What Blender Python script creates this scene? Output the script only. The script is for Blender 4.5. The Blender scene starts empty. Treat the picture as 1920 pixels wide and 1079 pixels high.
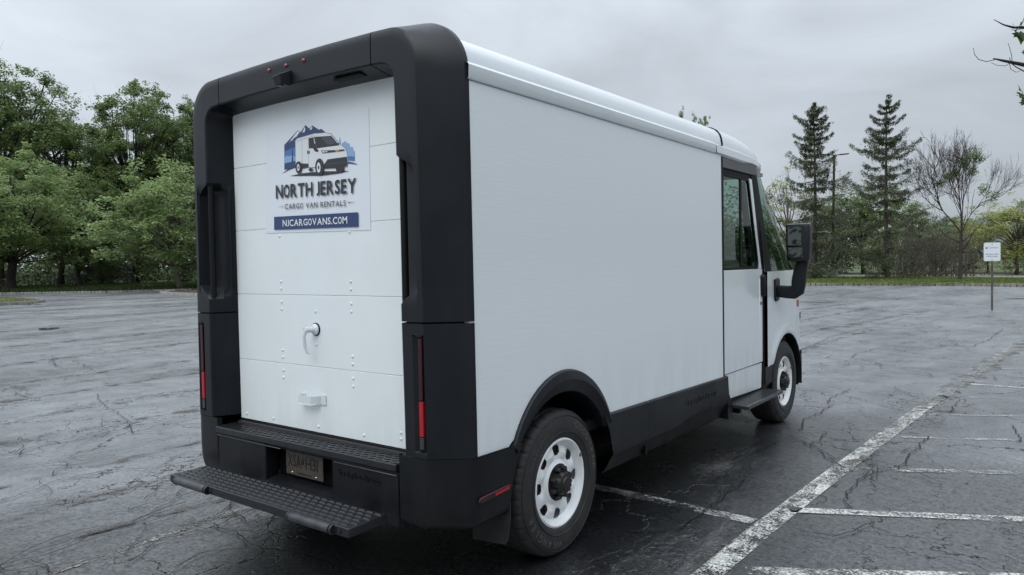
import bpy, math, random
import numpy as np
from mathutils import Vector, Matrix

S = bpy.context.scene
COL = S.collection
R = math.radians

# ---------------------------------------------------------------- camera
CAM = np.array([3.18933, -2.33987, 1.55408])
CR = np.array([0.79780547, 0.60263534, -0.01836001])
CU = np.array([-0.00512315, 0.03722702, 0.9992937])
CF = np.array([-0.60289318, 0.79714792, -0.03278732])
FPX = 1376.06
cam_d = bpy.data.cameras.new('camera'); cam = bpy.data.objects.new('camera', cam_d)
COL.objects.link(cam)
cam_d.sensor_width = 36; cam_d.lens = FPX / 1920 * 36; cam_d.clip_start = .05; cam_d.clip_end = 4000
m = Matrix.Identity(4)
for i in range(3):
    m[i][0], m[i][1], m[i][2], m[i][3] = CR[i], CU[i], -CF[i], CAM[i]
cam.matrix_world = m
S.camera = cam

# ---------------------------------------------------------------- sky, sun, exposure
SUN_EL, SUN_AZ = 48, 172          # degrees; azimuth clockwise from +Y
w = bpy.data.worlds.new('World'); S.world = w; w.use_nodes = True
nt = w.node_tree; nt.nodes.clear(); N = nt.nodes.new; L = nt.links.new
out = N('ShaderNodeOutputWorld'); bg = N('ShaderNodeBackground'); bg.inputs[1].default_value = .1
sky = N('ShaderNodeTexSky'); sky.sky_type = 'NISHITA'; sky.sun_disc = False
sky.sun_elevation = R(SUN_EL); sky.sun_rotation = R(SUN_AZ)
tc = N('ShaderNodeTexCoord')
sep = N('ShaderNodeSeparateXYZ'); L(tc.outputs['Generated'], sep.inputs[0])
# overcast cloud deck: brighter towards the zenith, soft uneven streaks
mp = N('ShaderNodeMapping'); mp.inputs['Scale'].default_value = (1.6, 1.6, 4.2); L(tc.outputs['Generated'], mp.inputs[0])
n1 = N('ShaderNodeTexNoise'); n1.inputs['Scale'].default_value = 1.5; n1.inputs['Detail'].default_value = 7; n1.inputs['Roughness'].default_value = .52; n1.inputs['Distortion'].default_value = .5
L(mp.outputs[0], n1.inputs[0])
cr = N('ShaderNodeMapRange'); cr.inputs[1].default_value = .3; cr.inputs[2].default_value = .72; cr.inputs[3].default_value = .80; cr.inputs[4].default_value = 1.18
L(n1.outputs[0], cr.inputs[0])
el = N('ShaderNodeMapRange'); el.inputs[1].default_value = 0; el.inputs[2].default_value = 1; el.inputs[3].default_value = 1.0; el.inputs[4].default_value = 4.5
z2 = N('ShaderNodeMath'); z2.operation = 'MULTIPLY'; L(sep.outputs[2], z2.inputs[0]); L(sep.outputs[2], z2.inputs[1]); L(z2.outputs[0], el.inputs[0])
# the deck is a little thicker towards the right of the view
sd_ = N('ShaderNodeVectorMath'); sd_.operation = 'DOT_PRODUCT'; sd_.inputs[1].default_value = (.8, .6, 0); L(tc.outputs['Generated'], sd_.inputs[0])
sr = N('ShaderNodeMapRange'); sr.inputs[1].default_value = -1; sr.inputs[2].default_value = 1; sr.inputs[3].default_value = 1.10; sr.inputs[4].default_value = .80; L(sd_.outputs['Value'], sr.inputs[0])
m0 = N('ShaderNodeMath'); m0.operation = 'MULTIPLY'; L(cr.outputs[0], m0.inputs[0]); L(sr.outputs[0], m0.inputs[1])
mu = N('ShaderNodeMath'); mu.operation = 'MULTIPLY'; L(m0.outputs[0], mu.inputs[0]); L(el.outputs[0], mu.inputs[1])
cc = N('ShaderNodeVectorMath'); cc.operation = 'SCALE'; cc.inputs[0].default_value = (5.65, 6.2, 6.8); L(mu.outputs[0], cc.inputs[3])
mx = N('ShaderNodeMix'); mx.data_type = 'RGBA'; mx.inputs[0].default_value = .95
L(sky.outputs[0], mx.inputs[6]); L(cc.outputs[0], mx.inputs[7])
L(mx.outputs[2], bg.inputs[0]); L(bg.outputs[0], out.inputs[0])

sd = bpy.data.lights.new('sun', 'SUN'); sd.energy = .75; sd.angle = R(36); sd.color = (1, .97, .93)
sun = bpy.data.objects.new('sun', sd); COL.objects.link(sun)
sun.rotation_euler = (R(90 - SUN_EL), 0, R(180 - SUN_AZ))

S.render.engine = 'CYCLES'
S.view_settings.view_transform = 'Standard'; S.view_settings.look = 'None'
S.view_settings.exposure = 0; S.view_settings.gamma = 1
S.render.resolution_x, S.render.resolution_y = 1024, 575

# ---------------------------------------------------------------- helpers
def ray(px, py):
    return CF + CR * (px - 960) / FPX + CU * (539.5 - py) / FPX
def gp(px, py, z=0.0):                     # spot on the ground that the photo shows at a pixel
    d = ray(px, py); t = (z - CAM[2]) / d[2]; p = CAM + d * t
    return (float(p[0]), float(p[1]))
def far(px, dist):                         # spot on the ground in a bearing at a distance
    d = ray(px, 520); d[2] = 0; d /= np.linalg.norm(d)
    return (float(CAM[0] + d[0] * dist), float(CAM[1] + d[1] * dist))
def hgt(px, py, dist):
    d = ray(px, py); return float(CAM[2] + d[2] / math.hypot(d[0], d[1]) * dist)

def tag(o, label=None, cat=None, group=None, kind=None):
    for k, v in (('label', label), ('category', cat), ('group', group), ('kind', kind)):
        if v: o[k] = v
    return o
def empty(name, loc=(0, 0, 0), rz=0):
    o = bpy.data.objects.new(name, None); o.empty_display_size = .2
    o.location = loc; o.rotation_euler = (0, 0, rz); COL.objects.link(o); return o
def link(name, me, parent=None, loc=None):
    o = bpy.data.objects.new(name, me); COL.objects.link(o)
    if parent: o.parent = parent
    if loc is not None: o.location = loc
    return o
class MB:
    def __init__(s): s.v = []; s.f = []
    def add(s, v, f):
        b = len(s.v); s.v += [tuple(p) for p in v]; s.f += [tuple(i + b for i in q) for q in f]; return s
    def box(s, c, d, rot=None):
        x, y, z = (k / 2 for k in d); P = [Vector((a, b, e)) for a in (-x, x) for b in (-y, y) for e in (-z, z)]
        if rot is not None: P = [rot @ p for p in P]
        P = [p + Vector(c) for p in P]
        return s.add(P, [(0, 1, 3, 2), (4, 6, 7, 5), (0, 4, 5, 1), (2, 3, 7, 6), (0, 2, 6, 4), (1, 5, 7, 3)])
    def grid(s, rows, closed=False, flip=False):
        n = len(rows[0]); v = [p for r in rows for p in r]; f = []
        for i in range(len(rows) - 1):
            for j in range(n if closed else n - 1):
                k = (j + 1) % n; q = (i * n + j, i * n + k, (i + 1) * n + k, (i + 1) * n + j)
                f.append(q[::-1] if flip else q)
        return s.add(v, f)
    def tube(s, path, rad, n=8, cap=True):
        path = [Vector(p) for p in path]; rows = []
        rr = rad if hasattr(rad, '__len__') else [rad] * len(path)
        up = None
        for i, p in enumerate(path):
            t = (path[min(i + 1, len(path) - 1)] - path[max(i - 1, 0)])
            if t.length < 1e-9: t = Vector((0, 0, 1))
            t.normalize()
            if up is None:
                up = Vector((0, 0, 1)) if abs(t.z) < .9 else Vector((1, 0, 0))
            a = t.cross(up); a.normalize(); b = a.cross(t); up = b
            rows.append([p + (a * math.cos(2 * math.pi * k / n) + b * math.sin(2 * math.pi * k / n)) * rr[i] for k in range(n)])
        base = len(s.v); s.grid(rows, closed=True)
        if cap:
            s.f.append(tuple(base + k for k in range(n))[::-1]); e = base + (len(path) - 1) * n
            s.f.append(tuple(e + k for k in range(n)))
        return s
    def lathe_x(s, prof, c, n=48, wob=None):      # prof: (x, r) round the x axis
        rows = []
        for x, r in prof:
            rows.append([(c[0] + x, c[1] + r * math.cos(2 * math.pi * k / n), c[2] + r * math.sin(2 * math.pi * k / n)) for k in range(n)])
        return s.grid(rows, closed=True)
    def prism(s, poly, ax, a, b):                 # polygon extruded along axis from a to b
        def P(p, t):
            q = list(p); q.insert(ax, t); return tuple(q)
        n = len(poly); v = [P(p, a) for p in poly] + [P(p, b) for p in poly]
        f = [tuple(range(n)), tuple(range(2 * n - 1, n - 1, -1))] + [(i, i + n, (i + 1) % n + n, (i + 1) % n) for i in range(n)]
        return s.add(v, f)
    def mesh(s, name, mat, smooth=None):
        me = bpy.data.meshes.new(name); me.from_pydata([tuple(p) for p in s.v], [], s.f); me.update()
        import bmesh
        bm = bmesh.new(); bm.from_mesh(me); bmesh.ops.recalc_face_normals(bm, faces=bm.faces); bm.to_mesh(me); bm.free()
        if mat: me.materials.append(mat)
        if smooth:
            me.shade_smooth(); me.set_sharp_from_angle(angle=R(smooth))
        return me
    def build(s, name, mat, parent=None, smooth=None, bevel=None, loc=None, seg=2, ang=35):
        o = link(name, s.mesh(name, mat, smooth), parent, loc)
        if bevel:
            b = o.modifiers.new('bevel', 'BEVEL'); b.width = bevel; b.segments = seg; b.limit_method = 'ANGLE'; b.angle_limit = R(ang)
            b.harden_normals = False
            if not smooth: o.data.shade_smooth(); o.data.set_sharp_from_angle(angle=R(50))
        return o

def np_mesh(name, V, F, mat, smooth=False):
    V = np.asarray(V, np.float32); F = np.asarray(F, np.int32); k = F.shape[1]
    me = bpy.data.meshes.new(name)
    me.vertices.add(len(V)); me.vertices.foreach_set('co', V.ravel())
    me.loops.add(F.size); me.loops.foreach_set('vertex_index', F.ravel())
    me.polygons.add(len(F)); me.polygons.foreach_set('loop_start', np.arange(0, F.size, k, dtype=np.int32))
    me.polygons.foreach_set('loop_total', np.full(len(F), k, np.int32))
    me.update(calc_edges=True); me.materials.append(mat)
    if smooth: me.shade_smooth()
    return me

def text_mesh(txt, bold=0.0, extrude=0.0, spacing=1.0):
    c = bpy.data.curves.new('lettering', 'FONT'); c.body = txt; c.size = 1; c.offset = bold; c.extrude = extrude
    c.space_character = spacing; c.resolution_u = 3; c.align_x = 'LEFT'
    o = bpy.data.objects.new('lettering', c); me = bpy.data.meshes.new_from_object(o)
    v = [tuple(p.co) for p in me.vertices]; f = [tuple(p.vertices) for p in me.polygons]
    bpy.data.objects.remove(o); bpy.data.curves.remove(c); bpy.data.meshes.remove(me)
    return v, f
def fit_text(mb, txt, fn, w, h, bold=0.0, extrude=0.0, spacing=1.0):
    """text scaled to w x h; fn(u, v, d) maps text plane to space"""
    v, f = text_mesh(txt, bold, extrude, spacing)
    x0 = min(p[0] for p in v); x1 = max(p[0] for p in v); y0 = min(p[1] for p in v); y1 = max(p[1] for p in v)
    mb.add([fn((p[0] - x0) / (x1 - x0) * w, (p[1] - y0) / (y1 - y0) * h, p[2]) for p in v], f)
GLY = {}
def caps_text(mb, txt, fn, w, h, bold=0.0, gap=.13, space=.26):
    """capitals all set to one height, spaced evenly, w wide in all"""
    x = 0; parts = []
    for ch in txt:
        if ch == ' ': x += space; continue
        key = (ch, bold)
        if key not in GLY: GLY[key] = text_mesh(ch, bold)
        v, f = GLY[key]; a = min(p[0] for p in v); b = max(p[0] for p in v); y0 = min(p[1] for p in v); y1 = max(p[1] for p in v)
        hh = 1.0 if (y1 - y0) > .4 else (y1 - y0) / .72
        sx = .72 if ch in 'O' else 1.0
        parts.append(([(x + (p[0] - a) * sx, (p[1] - y0) / (y1 - y0) * hh, p[2]) for p in v], f)); x += (b - a) * sx + gap * .72
    x -= gap * .72
    for v, f in parts: mb.add([fn(p[0] / x * w, p[1] * h, p[2]) for p in v], f)

# ---------------------------------------------------------------- materials
def mat(name, col, rough=.5, metal=0, spec=.5, var=0, vscale=3, bump=0, bscale=60, coat=0, stretch=(1, 1, 1), rvar=0, col2=None, detail=4):
    m = bpy.data.materials.new(name); m.use_nodes = True; nt = m.node_tree; b = nt.nodes['Principled BSDF']
    b.inputs['Base Color'].default_value = (*col, 1); b.inputs['Roughness'].default_value = rough
    b.inputs['Metallic'].default_value = metal; b.inputs['Specular IOR Level'].default_value = spec
    b.inputs['Coat Weight'].default_value = coat; b.inputs['Coat Roughness'].default_value = .06
    N = nt.nodes.new; L = nt.links.new
    if var or bump or rvar or col2:
        tc = N('ShaderNodeTexCoord'); mp = N('ShaderNodeMapping'); mp.inputs['Scale'].default_value = stretch
        L(tc.outputs['Object'], mp.inputs[0])
    if var or col2:
        n = N('ShaderNodeTexNoise'); n.inputs['Scale'].default_value = vscale; n.inputs['Detail'].default_value = detail
        L(mp.outputs[0], n.inputs[0])
        r = N('ShaderNodeMapRange'); r.inputs[1].default_value = .3; r.inputs[2].default_value = .7; L(n.outputs[0], r.inputs[0])
        x = N('ShaderNodeMix'); x.data_type = 'RGBA'; L(r.outputs[0], x.inputs[0])
        a = tuple(c * (1 - var) for c in col) if not col2 else col; c2 = col2 if col2 else tuple(c * (1 + var) for c in col)
        x.inputs[6].default_value = (*a, 1); x.inputs[7].default_value = (*c2, 1); L(x.outputs[2], b.inputs['Base Color'])
    if rvar:
        n = N('ShaderNodeTexNoise'); n.inputs['Scale'].default_value = vscale * 1.7; n.inputs['Detail'].default_value = 5
        L(mp.outputs[0], n.inputs[0]); r = N('ShaderNodeMapRange'); r.inputs[1].default_value = .3; r.inputs[2].default_value = .7
        r.inputs[3].default_value = rough - rvar; r.inputs[4].default_value = rough + rvar; L(n.outputs[0], r.inputs[0]); L(r.outputs[0], b.inputs['Roughness'])
    if bump:
        n = N('ShaderNodeTexNoise'); n.inputs['Scale'].default_value = bscale; n.inputs['Detail'].default_value = 3
        L(mp.outputs[0], n.inputs[0]); q = N('ShaderNodeBump'); q.inputs['Strength'].default_value = bump; q.inputs['Distance'].default_value = .004
        L(n.outputs[0], q.inputs['Height']); L(q.outputs[0], b.inputs['Normal'])
    return m
def glass_mat(name, tint, rough=.0, ior=1.5):
    m = bpy.data.materials.new(name); m.use_nodes = True; nt = m.node_tree; nt.nodes.clear(); N = nt.nodes.new; L = nt.links.new
    o = N('ShaderNodeOutputMaterial'); t = N('ShaderNodeBsdfTransparent'); t.inputs[0].default_value = (*tint, 1)
    g = N('ShaderNodeBsdfGlossy'); g.inputs['Roughness'].default_value = rough; fr = N('ShaderNodeFresnel'); ge = N('ShaderNodeNewGeometry'); mr = N('ShaderNodeMapRange'); mr.inputs[3].default_value = ior; mr.inputs[4].default_value = 1 / ior; L(ge.outputs['Backfacing'], mr.inputs[0]); L(mr.outputs[0], fr.inputs[0])
    x = N('ShaderNodeMixShader'); L(fr.outputs[0], x.inputs[0]); L(t.outputs[0], x.inputs[1]); L(g.outputs[0], x.inputs[2]); L(x.outputs[0], o.inputs[0])
    return m
def leaf_mat(name, a, b, vs=.6, trans=.42):
    m = bpy.data.materials.new(name); m.use_nodes = True; nt = m.node_tree; nt.nodes.clear(); N = nt.nodes.new; L = nt.links.new
    o = N('ShaderNodeOutputMaterial'); d = N('ShaderNodeBsdfPrincipled'); d.inputs['Roughness'].default_value = .42; d.inputs['Specular IOR Level'].default_value = .35
    t = N('ShaderNodeBsdfTranslucent'); geo = N('ShaderNodeNewGeometry'); n = N('ShaderNodeTexNoise'); n.inputs['Scale'].default_value = vs; n.inputs['Detail'].default_value = 3
    tc = N('ShaderNodeTexCoord'); L(tc.outputs['Object'], n.inputs[0])
    ad = N('ShaderNodeMath'); ad.operation = 'MULTIPLY_ADD'; ad.inputs[1].default_value = .35; L(geo.outputs['Random Per Island'], ad.inputs[0])
    sb = N('ShaderNodeMapRange'); sb.inputs[1].default_value = .3; sb.inputs[2].default_value = .7; sb.inputs[3].default_value = -.1; sb.inputs[4].default_value = .75
    L(n.outputs[0], sb.inputs[0]); L(sb.outputs[0], ad.inputs[2])
    x = N('ShaderNodeMix'); x.data_type = 'RGBA'; x.inputs[6].default_value = (*a, 1); x.inputs[7].default_value = (*b, 1); L(ad.outputs[0], x.inputs[0])
    L(x.outputs[2], d.inputs['Base Color']); L(x.outputs[2], t.inputs[0])
    q = N('ShaderNodeMixShader'); q.inputs[0].default_value = trans; L(d.outputs[0], q.inputs[1]); L(t.outputs[0], q.inputs[2]); L(q.outputs[0], o.inputs[0])
    return m

def grime(m, z0=.62, z1=1.15, amt=.17, col=(.36, .36, .34)):
    nt = m.node_tree; N = nt.nodes.new; L = nt.links.new; b = nt.nodes['Principled BSDF']; src = b.inputs['Base Color'].links[0].from_socket
    ge = N('ShaderNodeTexCoord'); se = N('ShaderNodeSeparateXYZ'); L(ge.outputs['Object'], se.inputs[0])
    r = N('ShaderNodeMapRange'); r.inputs[1].default_value = z0; r.inputs[2].default_value = z1; r.inputs[3].default_value = 1; r.inputs[4].default_value = .06; L(se.outputs[2], r.inputs[0])
    mp = N('ShaderNodeMapping'); mp.inputs['Scale'].default_value = (3, 3, .6); L(ge.outputs['Object'], mp.inputs[0])
    n = N('ShaderNodeTexNoise'); n.inputs['Scale'].default_value = 3.2; n.inputs['Detail'].default_value = 8; n.inputs['Roughness'].default_value = .7; L(mp.outputs[0], n.inputs[0])
    q = N('ShaderNodeMapRange'); q.inputs[1].default_value = .42; q.inputs[2].default_value = .72; q.inputs[4].default_value = amt; L(n.outputs[0], q.inputs[0])
    k = N('ShaderNodeMath'); k.operation = 'MULTIPLY'; L(r.outputs[0], k.inputs[0]); L(q.outputs[0], k.inputs[1])
    x = N('ShaderNodeMix'); x.data_type = 'RGBA'; L(k.outputs[0], x.inputs[0]); L(src, x.inputs[6]); x.inputs[7].default_value = (*col, 1); L(x.outputs[2], b.inputs['Base Color'])
M = dict(
    white=mat('white_panel_paint', (.76, .80, .82), .40, var=.035, vscale=1.0, bump=.16, bscale=75, stretch=(1, .08, 1), rvar=.06),
    gloss=mat('gloss_white_paint', (.72, .76, .785), .18, coat=.6, var=.015, vscale=2),
    doorw=mat('white_roller_door', (.80, .85, .86), .42, var=.02, vscale=4, bump=.12, bscale=220),
    trim=mat('black_plastic', (.0060, .0078, .0112), .40, var=.35, vscale=2.2, bump=.10, bscale=420, spec=.34, rvar=.06),
    trim2=mat('lower_black_plastic', (.0055, .0065, .0085), .44, var=.25, vscale=3, bump=.12, bscale=300, spec=.30, rvar=.08),
    seal=mat('rubber_seal', (.005, .005, .006), .6, spec=.25),
    metal_blk=mat('black_powder_coat', (.010, .011, .0135), .36, var=.3, vscale=14, bump=.05, bscale=90, rvar=.08),
    dark=mat('underbody_dark', (.007, .007, .008), .8, spec=.2),
    tyre=mat('tyre_rubber', (.017, .017, .018), .62, var=.25, vscale=16, bump=.1, bscale=130),
    tyre_l=mat('tyre_lettering', (.085, .085, .088), .6),
    rim=mat('white_steel_wheel', (.80, .82, .83), .28, var=.05, vscale=12, coat=.2),
    hub=mat('greasy_black_hub', (.012, .012, .012), .4, bump=.3, bscale=80, var=.3, vscale=40),
    red_dk=mat('dark_red_lens', (.032, .002, .004), .2, coat=.1),
    red=mat('bright_red_lens', (.42, .008, .018), .2, coat=.15),
    clear=mat('smoked_clear_lens', (.04, .04, .042), .2, coat=.2),
    chrome=mat('bolt_steel', (.5, .5, .5), .3, metal=1),
    mirror=mat('mirror_glass', (.09, .105, .10), .02, metal=1),
    decal=mat('decal_white_vinyl', (.76, .81, .865), .28),
    navy=mat('print_navy', (.022, .052, .155), .35), midblue=mat('print_mid_blue', (.07, .18, .43), .35),
    paleblue=mat('print_pale_blue', (.25, .42, .66), .35), ink=mat('print_black', (.022, .025, .03), .35),
    grey=mat('print_grey', (.28, .29, .31), .35), slate=mat('print_slate', (.06, .07, .085), .35),
    bodywhite=mat('print_white', (.74, .77, .79), .35), yellow=mat('print_gold', (.62, .36, .05), .35),
    plate=mat('tinted_plate_cover', (.090, .074, .062), .25, var=.15, vscale=12), plate_ink=mat('plate_lettering', (.012, .012, .013), .4),
    glass=glass_mat('cab_glass', (.50, .66, .60)), wglass=glass_mat('windscreen_glass', (.42, .55, .47)),
    inner=mat('cab_lining', (.10, .105, .11), .8), seatm=mat('seat_cloth', (.02, .02, .022), .9),
    post=mat('galvanised_post', (.13, .13, .12), .6, col2=(.06, .032, .022), vscale=5, metal=.2, stretch=(1, 1, .6)),
    sign=mat('sign_face', (.70, .73, .78), .35), sign_i=mat('sign_print', (.09, .12, .13), .5), sign_b=mat('sign_edge', (.35, .38, .33), .5),
    lamp=mat('bronze_pole', (.05, .038, .03), .55, var=.2), conc=mat('concrete', (.30, .29, .27), .85, var=.2, vscale=6),
    bark=mat('bark', (.045, .035, .028), .9, var=.35, vscale=5, bump=.6, bscale=12, stretch=(1, 1, .25)),
    bark_d=mat('wet_dark_bark', (.022, .018, .015), .85, var=.4, vscale=5, bump=.6, bscale=12, stretch=(1, 1, .25)),
    bark_g=mat('grey_bark', (.095, .082, .07), .9, var=.35, vscale=5, bump=.6, bscale=12, stretch=(1, 1, .25)),
    leaf_a=leaf_mat('leaf_mid_green', (.095, .14, .05), (.27, .36, .14)),
    leaf_b=leaf_mat('leaf_pale_green', (.15, .215, .08), (.37, .47, .20)),
    leaf_c=leaf_mat('leaf_deep_green', (.070, .105, .038), (.22, .29, .095)),
    leaf_y=leaf_mat('leaf_yellow_green', (.19, .22, .06), (.45, .48, .15)),
    leaf_s=leaf_mat('spruce_needles', (.050, .066, .032), (.15, .17, .085), trans=.15),
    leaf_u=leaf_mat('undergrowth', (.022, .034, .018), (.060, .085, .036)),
    leaf_br=leaf_mat('brown_twigs', (.04, .032, .022), (.09, .075, .05), trans=.1),
    grass=leaf_mat('grass_blades', (.08, .12, .025), (.20, .25, .06), vs=.8),
    block=mat('granite_block', (.23, .215, .20), .8, var=.35, vscale=2.0, bump=.5, bscale=30),
)
grime(M['white']); grime(M['doorw'], .62, 1.0, .2); grime(M['gloss'], .45, .95, .34)
grime(M['trim'], .3, 2.7, .4, (.026, .027, .029)); grime(M['trim2'], .3, .75, .45, (.030, .029, .027))
grime(M['tyre'], .0, .8, .6, (.045, .042, .038))
SIGN_ART = [('navy',[(-0.226,2.224),(-0.106,2.288),(-0.08,2.276),(-0.038,2.308),(-0.007,2.286),(0.018,2.299),(0.073,2.27),(0.093,2.272),(0.128,2.247),(0.01,2.254),(-0.108,2.243),(-0.127,2.228),(-0.133,2.091),(-0.232,2.089)]),('midblue',[(-0.226,2.19),(-0.128,2.201),(-0.13,2.143),(-0.228,2.138)]),('paleblue',[(-0.227,2.157),(-0.199,2.163),(-0.184,2.156),(-0.169,2.163),(-0.13,2.15),(-0.131,2.128),(-0.229,2.124)]),('navy',[(-0.165,2.124),(-0.158,2.194),(-0.151,2.194),(-0.149,2.123)]),('white',[(-0.183,2.232),(-0.106,2.285),(-0.087,2.277),(-0.117,2.256),(-0.138,2.251),(-0.154,2.241),(-0.168,2.239)]),('white',[(-0.069,2.268),(-0.044,2.299),(-0.039,2.287),(-0.045,2.272),(-0.057,2.273)]),('white',[(-0.003,2.279),(0.015,2.295),(0.021,2.286),(0.009,2.276)]),('paleblue',[(0.229,2.173),(0.235,2.211),(0.239,2.211),(0.242,2.172),(0.253,2.167),(0.253,2.181),(0.266,2.183),(0.272,2.187),(0.283,2.186),(0.287,2.171),(0.293,2.175),(0.308,2.172),(0.313,2.15),(0.322,2.154),(0.334,2.151),(0.336,2.134),(0.347,2.129),(0.345,2.081),(0.29,2.087),(0.27,2.138)]),('midblue',[(0.29,2.108),(0.322,2.107),(0.346,2.101),(0.345,2.08),(0.29,2.09)]),('ink',[(-0.259,2.068),(-0.194,2.091),(-0.135,2.099),(-0.135,2.092),(-0.188,2.085)]),('navy',[(0.295,2.082),(0.331,2.075),(0.37,2.06),(0.294,2.073)]),('ink',[(-0.183,2.051),(-0.08,2.057),(0.092,2.052),(0.303,2.035),(0.223,2.029),(0.091,2.029)]),('grey',[(-0.129,2.237),(-0.11,2.247),(0.033,2.256),(0.123,2.249),(0.17,2.239),(0.234,2.181),(0.275,2.156),(0.291,2.135),(0.296,2.104),(0.291,2.056),(0.115,2.063),(0.048,2.075),(-0.021,2.081),(-0.025,2.1),(-0.114,2.11),(-0.13,2.118)]),('bodywhite',[(-0.124,2.234),(-0.108,2.244),(0.033,2.253),(0.123,2.247),(0.167,2.236),(0.229,2.179),(0.271,2.154),(0.286,2.134),(0.292,2.108),(0.183,2.108),(0.139,2.107),(0.122,2.086),(0.048,2.078),(-0.018,2.084),(-0.02,2.103),(-0.114,2.114),(-0.127,2.12)]),('grey',[(-0.121,2.225),(-0.108,2.234),(0.032,2.244),(0.032,2.242),(-0.108,2.232),(-0.121,2.223)]),('grey',[(-0.07,2.233),(-0.068,2.232),(-0.07,2.108),(-0.072,2.109)]),('grey',[(-0.015,2.233),(-0.013,2.233),(-0.017,2.086),(-0.019,2.087)]),('ink',[(0.032,2.237),(0.172,2.226),(0.232,2.171),(0.052,2.175)]),('slate',[(0.089,2.229),(0.166,2.222),(0.208,2.183),(0.142,2.183)]),('ink',[(-0.012,2.235),(0.029,2.236),(0.039,2.178),(-0.011,2.181)]),('ink',[(0.023,2.2),(0.043,2.201),(0.05,2.178),(0.068,2.161),(0.063,2.155),(0.04,2.159),(0.023,2.177)]),('ink',[(0.219,2.184),(0.231,2.181),(0.231,2.17),(0.221,2.177)]),('ink',[(-0.026,2.171),(-0.018,2.17),(-0.019,2.154),(-0.027,2.155)]),('ink',[(-0.013,2.17),(-0.006,2.169),(-0.007,2.153),(-0.014,2.154)]),('ink',[(-0.084,2.109),(-0.019,2.101),(-0.019,2.083),(-0.085,2.081)]),('ink',[(0.107,2.083),(0.139,2.109),(0.183,2.109),(0.287,2.107),(0.292,2.066),(0.257,2.055),(0.104,2.064)]),('slate',[(0.133,2.087),(0.279,2.082),(0.279,2.079),(0.129,2.083)]),('ink',[(0.089,2.16),(0.152,2.154),(0.212,2.149),(0.271,2.147),(0.275,2.139),(0.217,2.14),(0.152,2.142),(0.098,2.144)]),('bodywhite',[(0.097,2.156),(0.117,2.155),(0.119,2.147),(0.103,2.147)]),('bodywhite',[(0.125,2.154),(0.139,2.152),(0.139,2.146),(0.126,2.146)]),('yellow',[(0.201,2.148),(0.21,2.148),(0.211,2.151),(0.224,2.15),(0.225,2.147),(0.234,2.147),(0.232,2.142),(0.225,2.142),(0.224,2.139),(0.211,2.14),(0.21,2.143),(0.202,2.143)]),('ink',[(-0.303,1.89),(-0.244,1.89),(-0.244,1.887)]),('ink',[(0.289,1.879),(0.346,1.876),(0.289,1.875)]),('navy',[(-0.332,1.837),(0.364,1.824),(0.363,1.752),(-0.335,1.766)]),('ink',[(-0.072,2.087),(-0.075,2.075),(-0.081,2.065),(-0.091,2.059),(-0.102,2.057),(-0.113,2.061),(-0.122,2.069),(-0.127,2.08),(-0.129,2.092),(-0.126,2.105),(-0.12,2.115),(-0.11,2.121),(-0.099,2.122),(-0.088,2.119),(-0.079,2.111),(-0.074,2.1)]),('bodywhite',[(-0.093,2.088),(-0.094,2.081),(-0.097,2.076),(-0.101,2.072),(-0.105,2.071),(-0.109,2.073),(-0.112,2.077),(-0.114,2.083),(-0.115,2.09),(-0.114,2.097),(-0.111,2.103),(-0.107,2.107),(-0.103,2.108),(-0.099,2.106),(-0.096,2.102),(-0.094,2.096)]),('ink',[(0.02,2.066),(0.019,2.063),(0.015,2.061),(0.009,2.059),(0.002,2.059),(-0.005,2.06),(-0.011,2.063),(-0.015,2.066),(-0.017,2.07),(-0.015,2.073),(-0.011,2.075),(-0.005,2.077),(0.002,2.077),(0.009,2.075),(0.015,2.073),(0.019,2.07)]),('ink',[(0.11,2.072),(0.107,2.056),(0.098,2.042),(0.086,2.033),(0.072,2.031),(0.059,2.036),(0.047,2.047),(0.04,2.062),(0.038,2.079),(0.042,2.096),(0.05,2.11),(0.062,2.118),(0.076,2.12),(0.09,2.115),(0.101,2.105),(0.108,2.09)]),('bodywhite',[(0.083,2.072),(0.081,2.062),(0.078,2.054),(0.072,2.048),(0.066,2.047),(0.06,2.049),(0.055,2.056),(0.052,2.065),(0.052,2.075),(0.053,2.085),(0.057,2.093),(0.062,2.099),(0.068,2.1),(0.074,2.097),(0.079,2.091),(0.082,2.082)]),('ink',[(0.074,2.073),(0.073,2.069),(0.072,2.066),(0.07,2.064),(0.067,2.063),(0.064,2.064),(0.062,2.067),(0.061,2.07),(0.061,2.074),(0.061,2.078),(0.063,2.081),(0.065,2.083),(0.068,2.084),(0.07,2.083),(0.072,2.08),(0.074,2.077)]),('ink',[(-0.099,2.089),(-0.1,2.086),(-0.101,2.084),(-0.103,2.082),(-0.104,2.082),(-0.106,2.083),(-0.108,2.084),(-0.109,2.087),(-0.109,2.09),(-0.108,2.093),(-0.107,2.095),(-0.106,2.096),(-0.104,2.097),(-0.102,2.096),(-0.1,2.094),(-0.1,2.092)]),('ink',[(0.27,2.047),(0.267,2.041),(0.26,2.036),(0.249,2.033),(0.237,2.033),(0.224,2.036),(0.213,2.04),(0.206,2.046),(0.204,2.053),(0.207,2.059),(0.214,2.064),(0.225,2.067),(0.238,2.067),(0.25,2.064),(0.261,2.06),(0.268,2.054)])]
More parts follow.
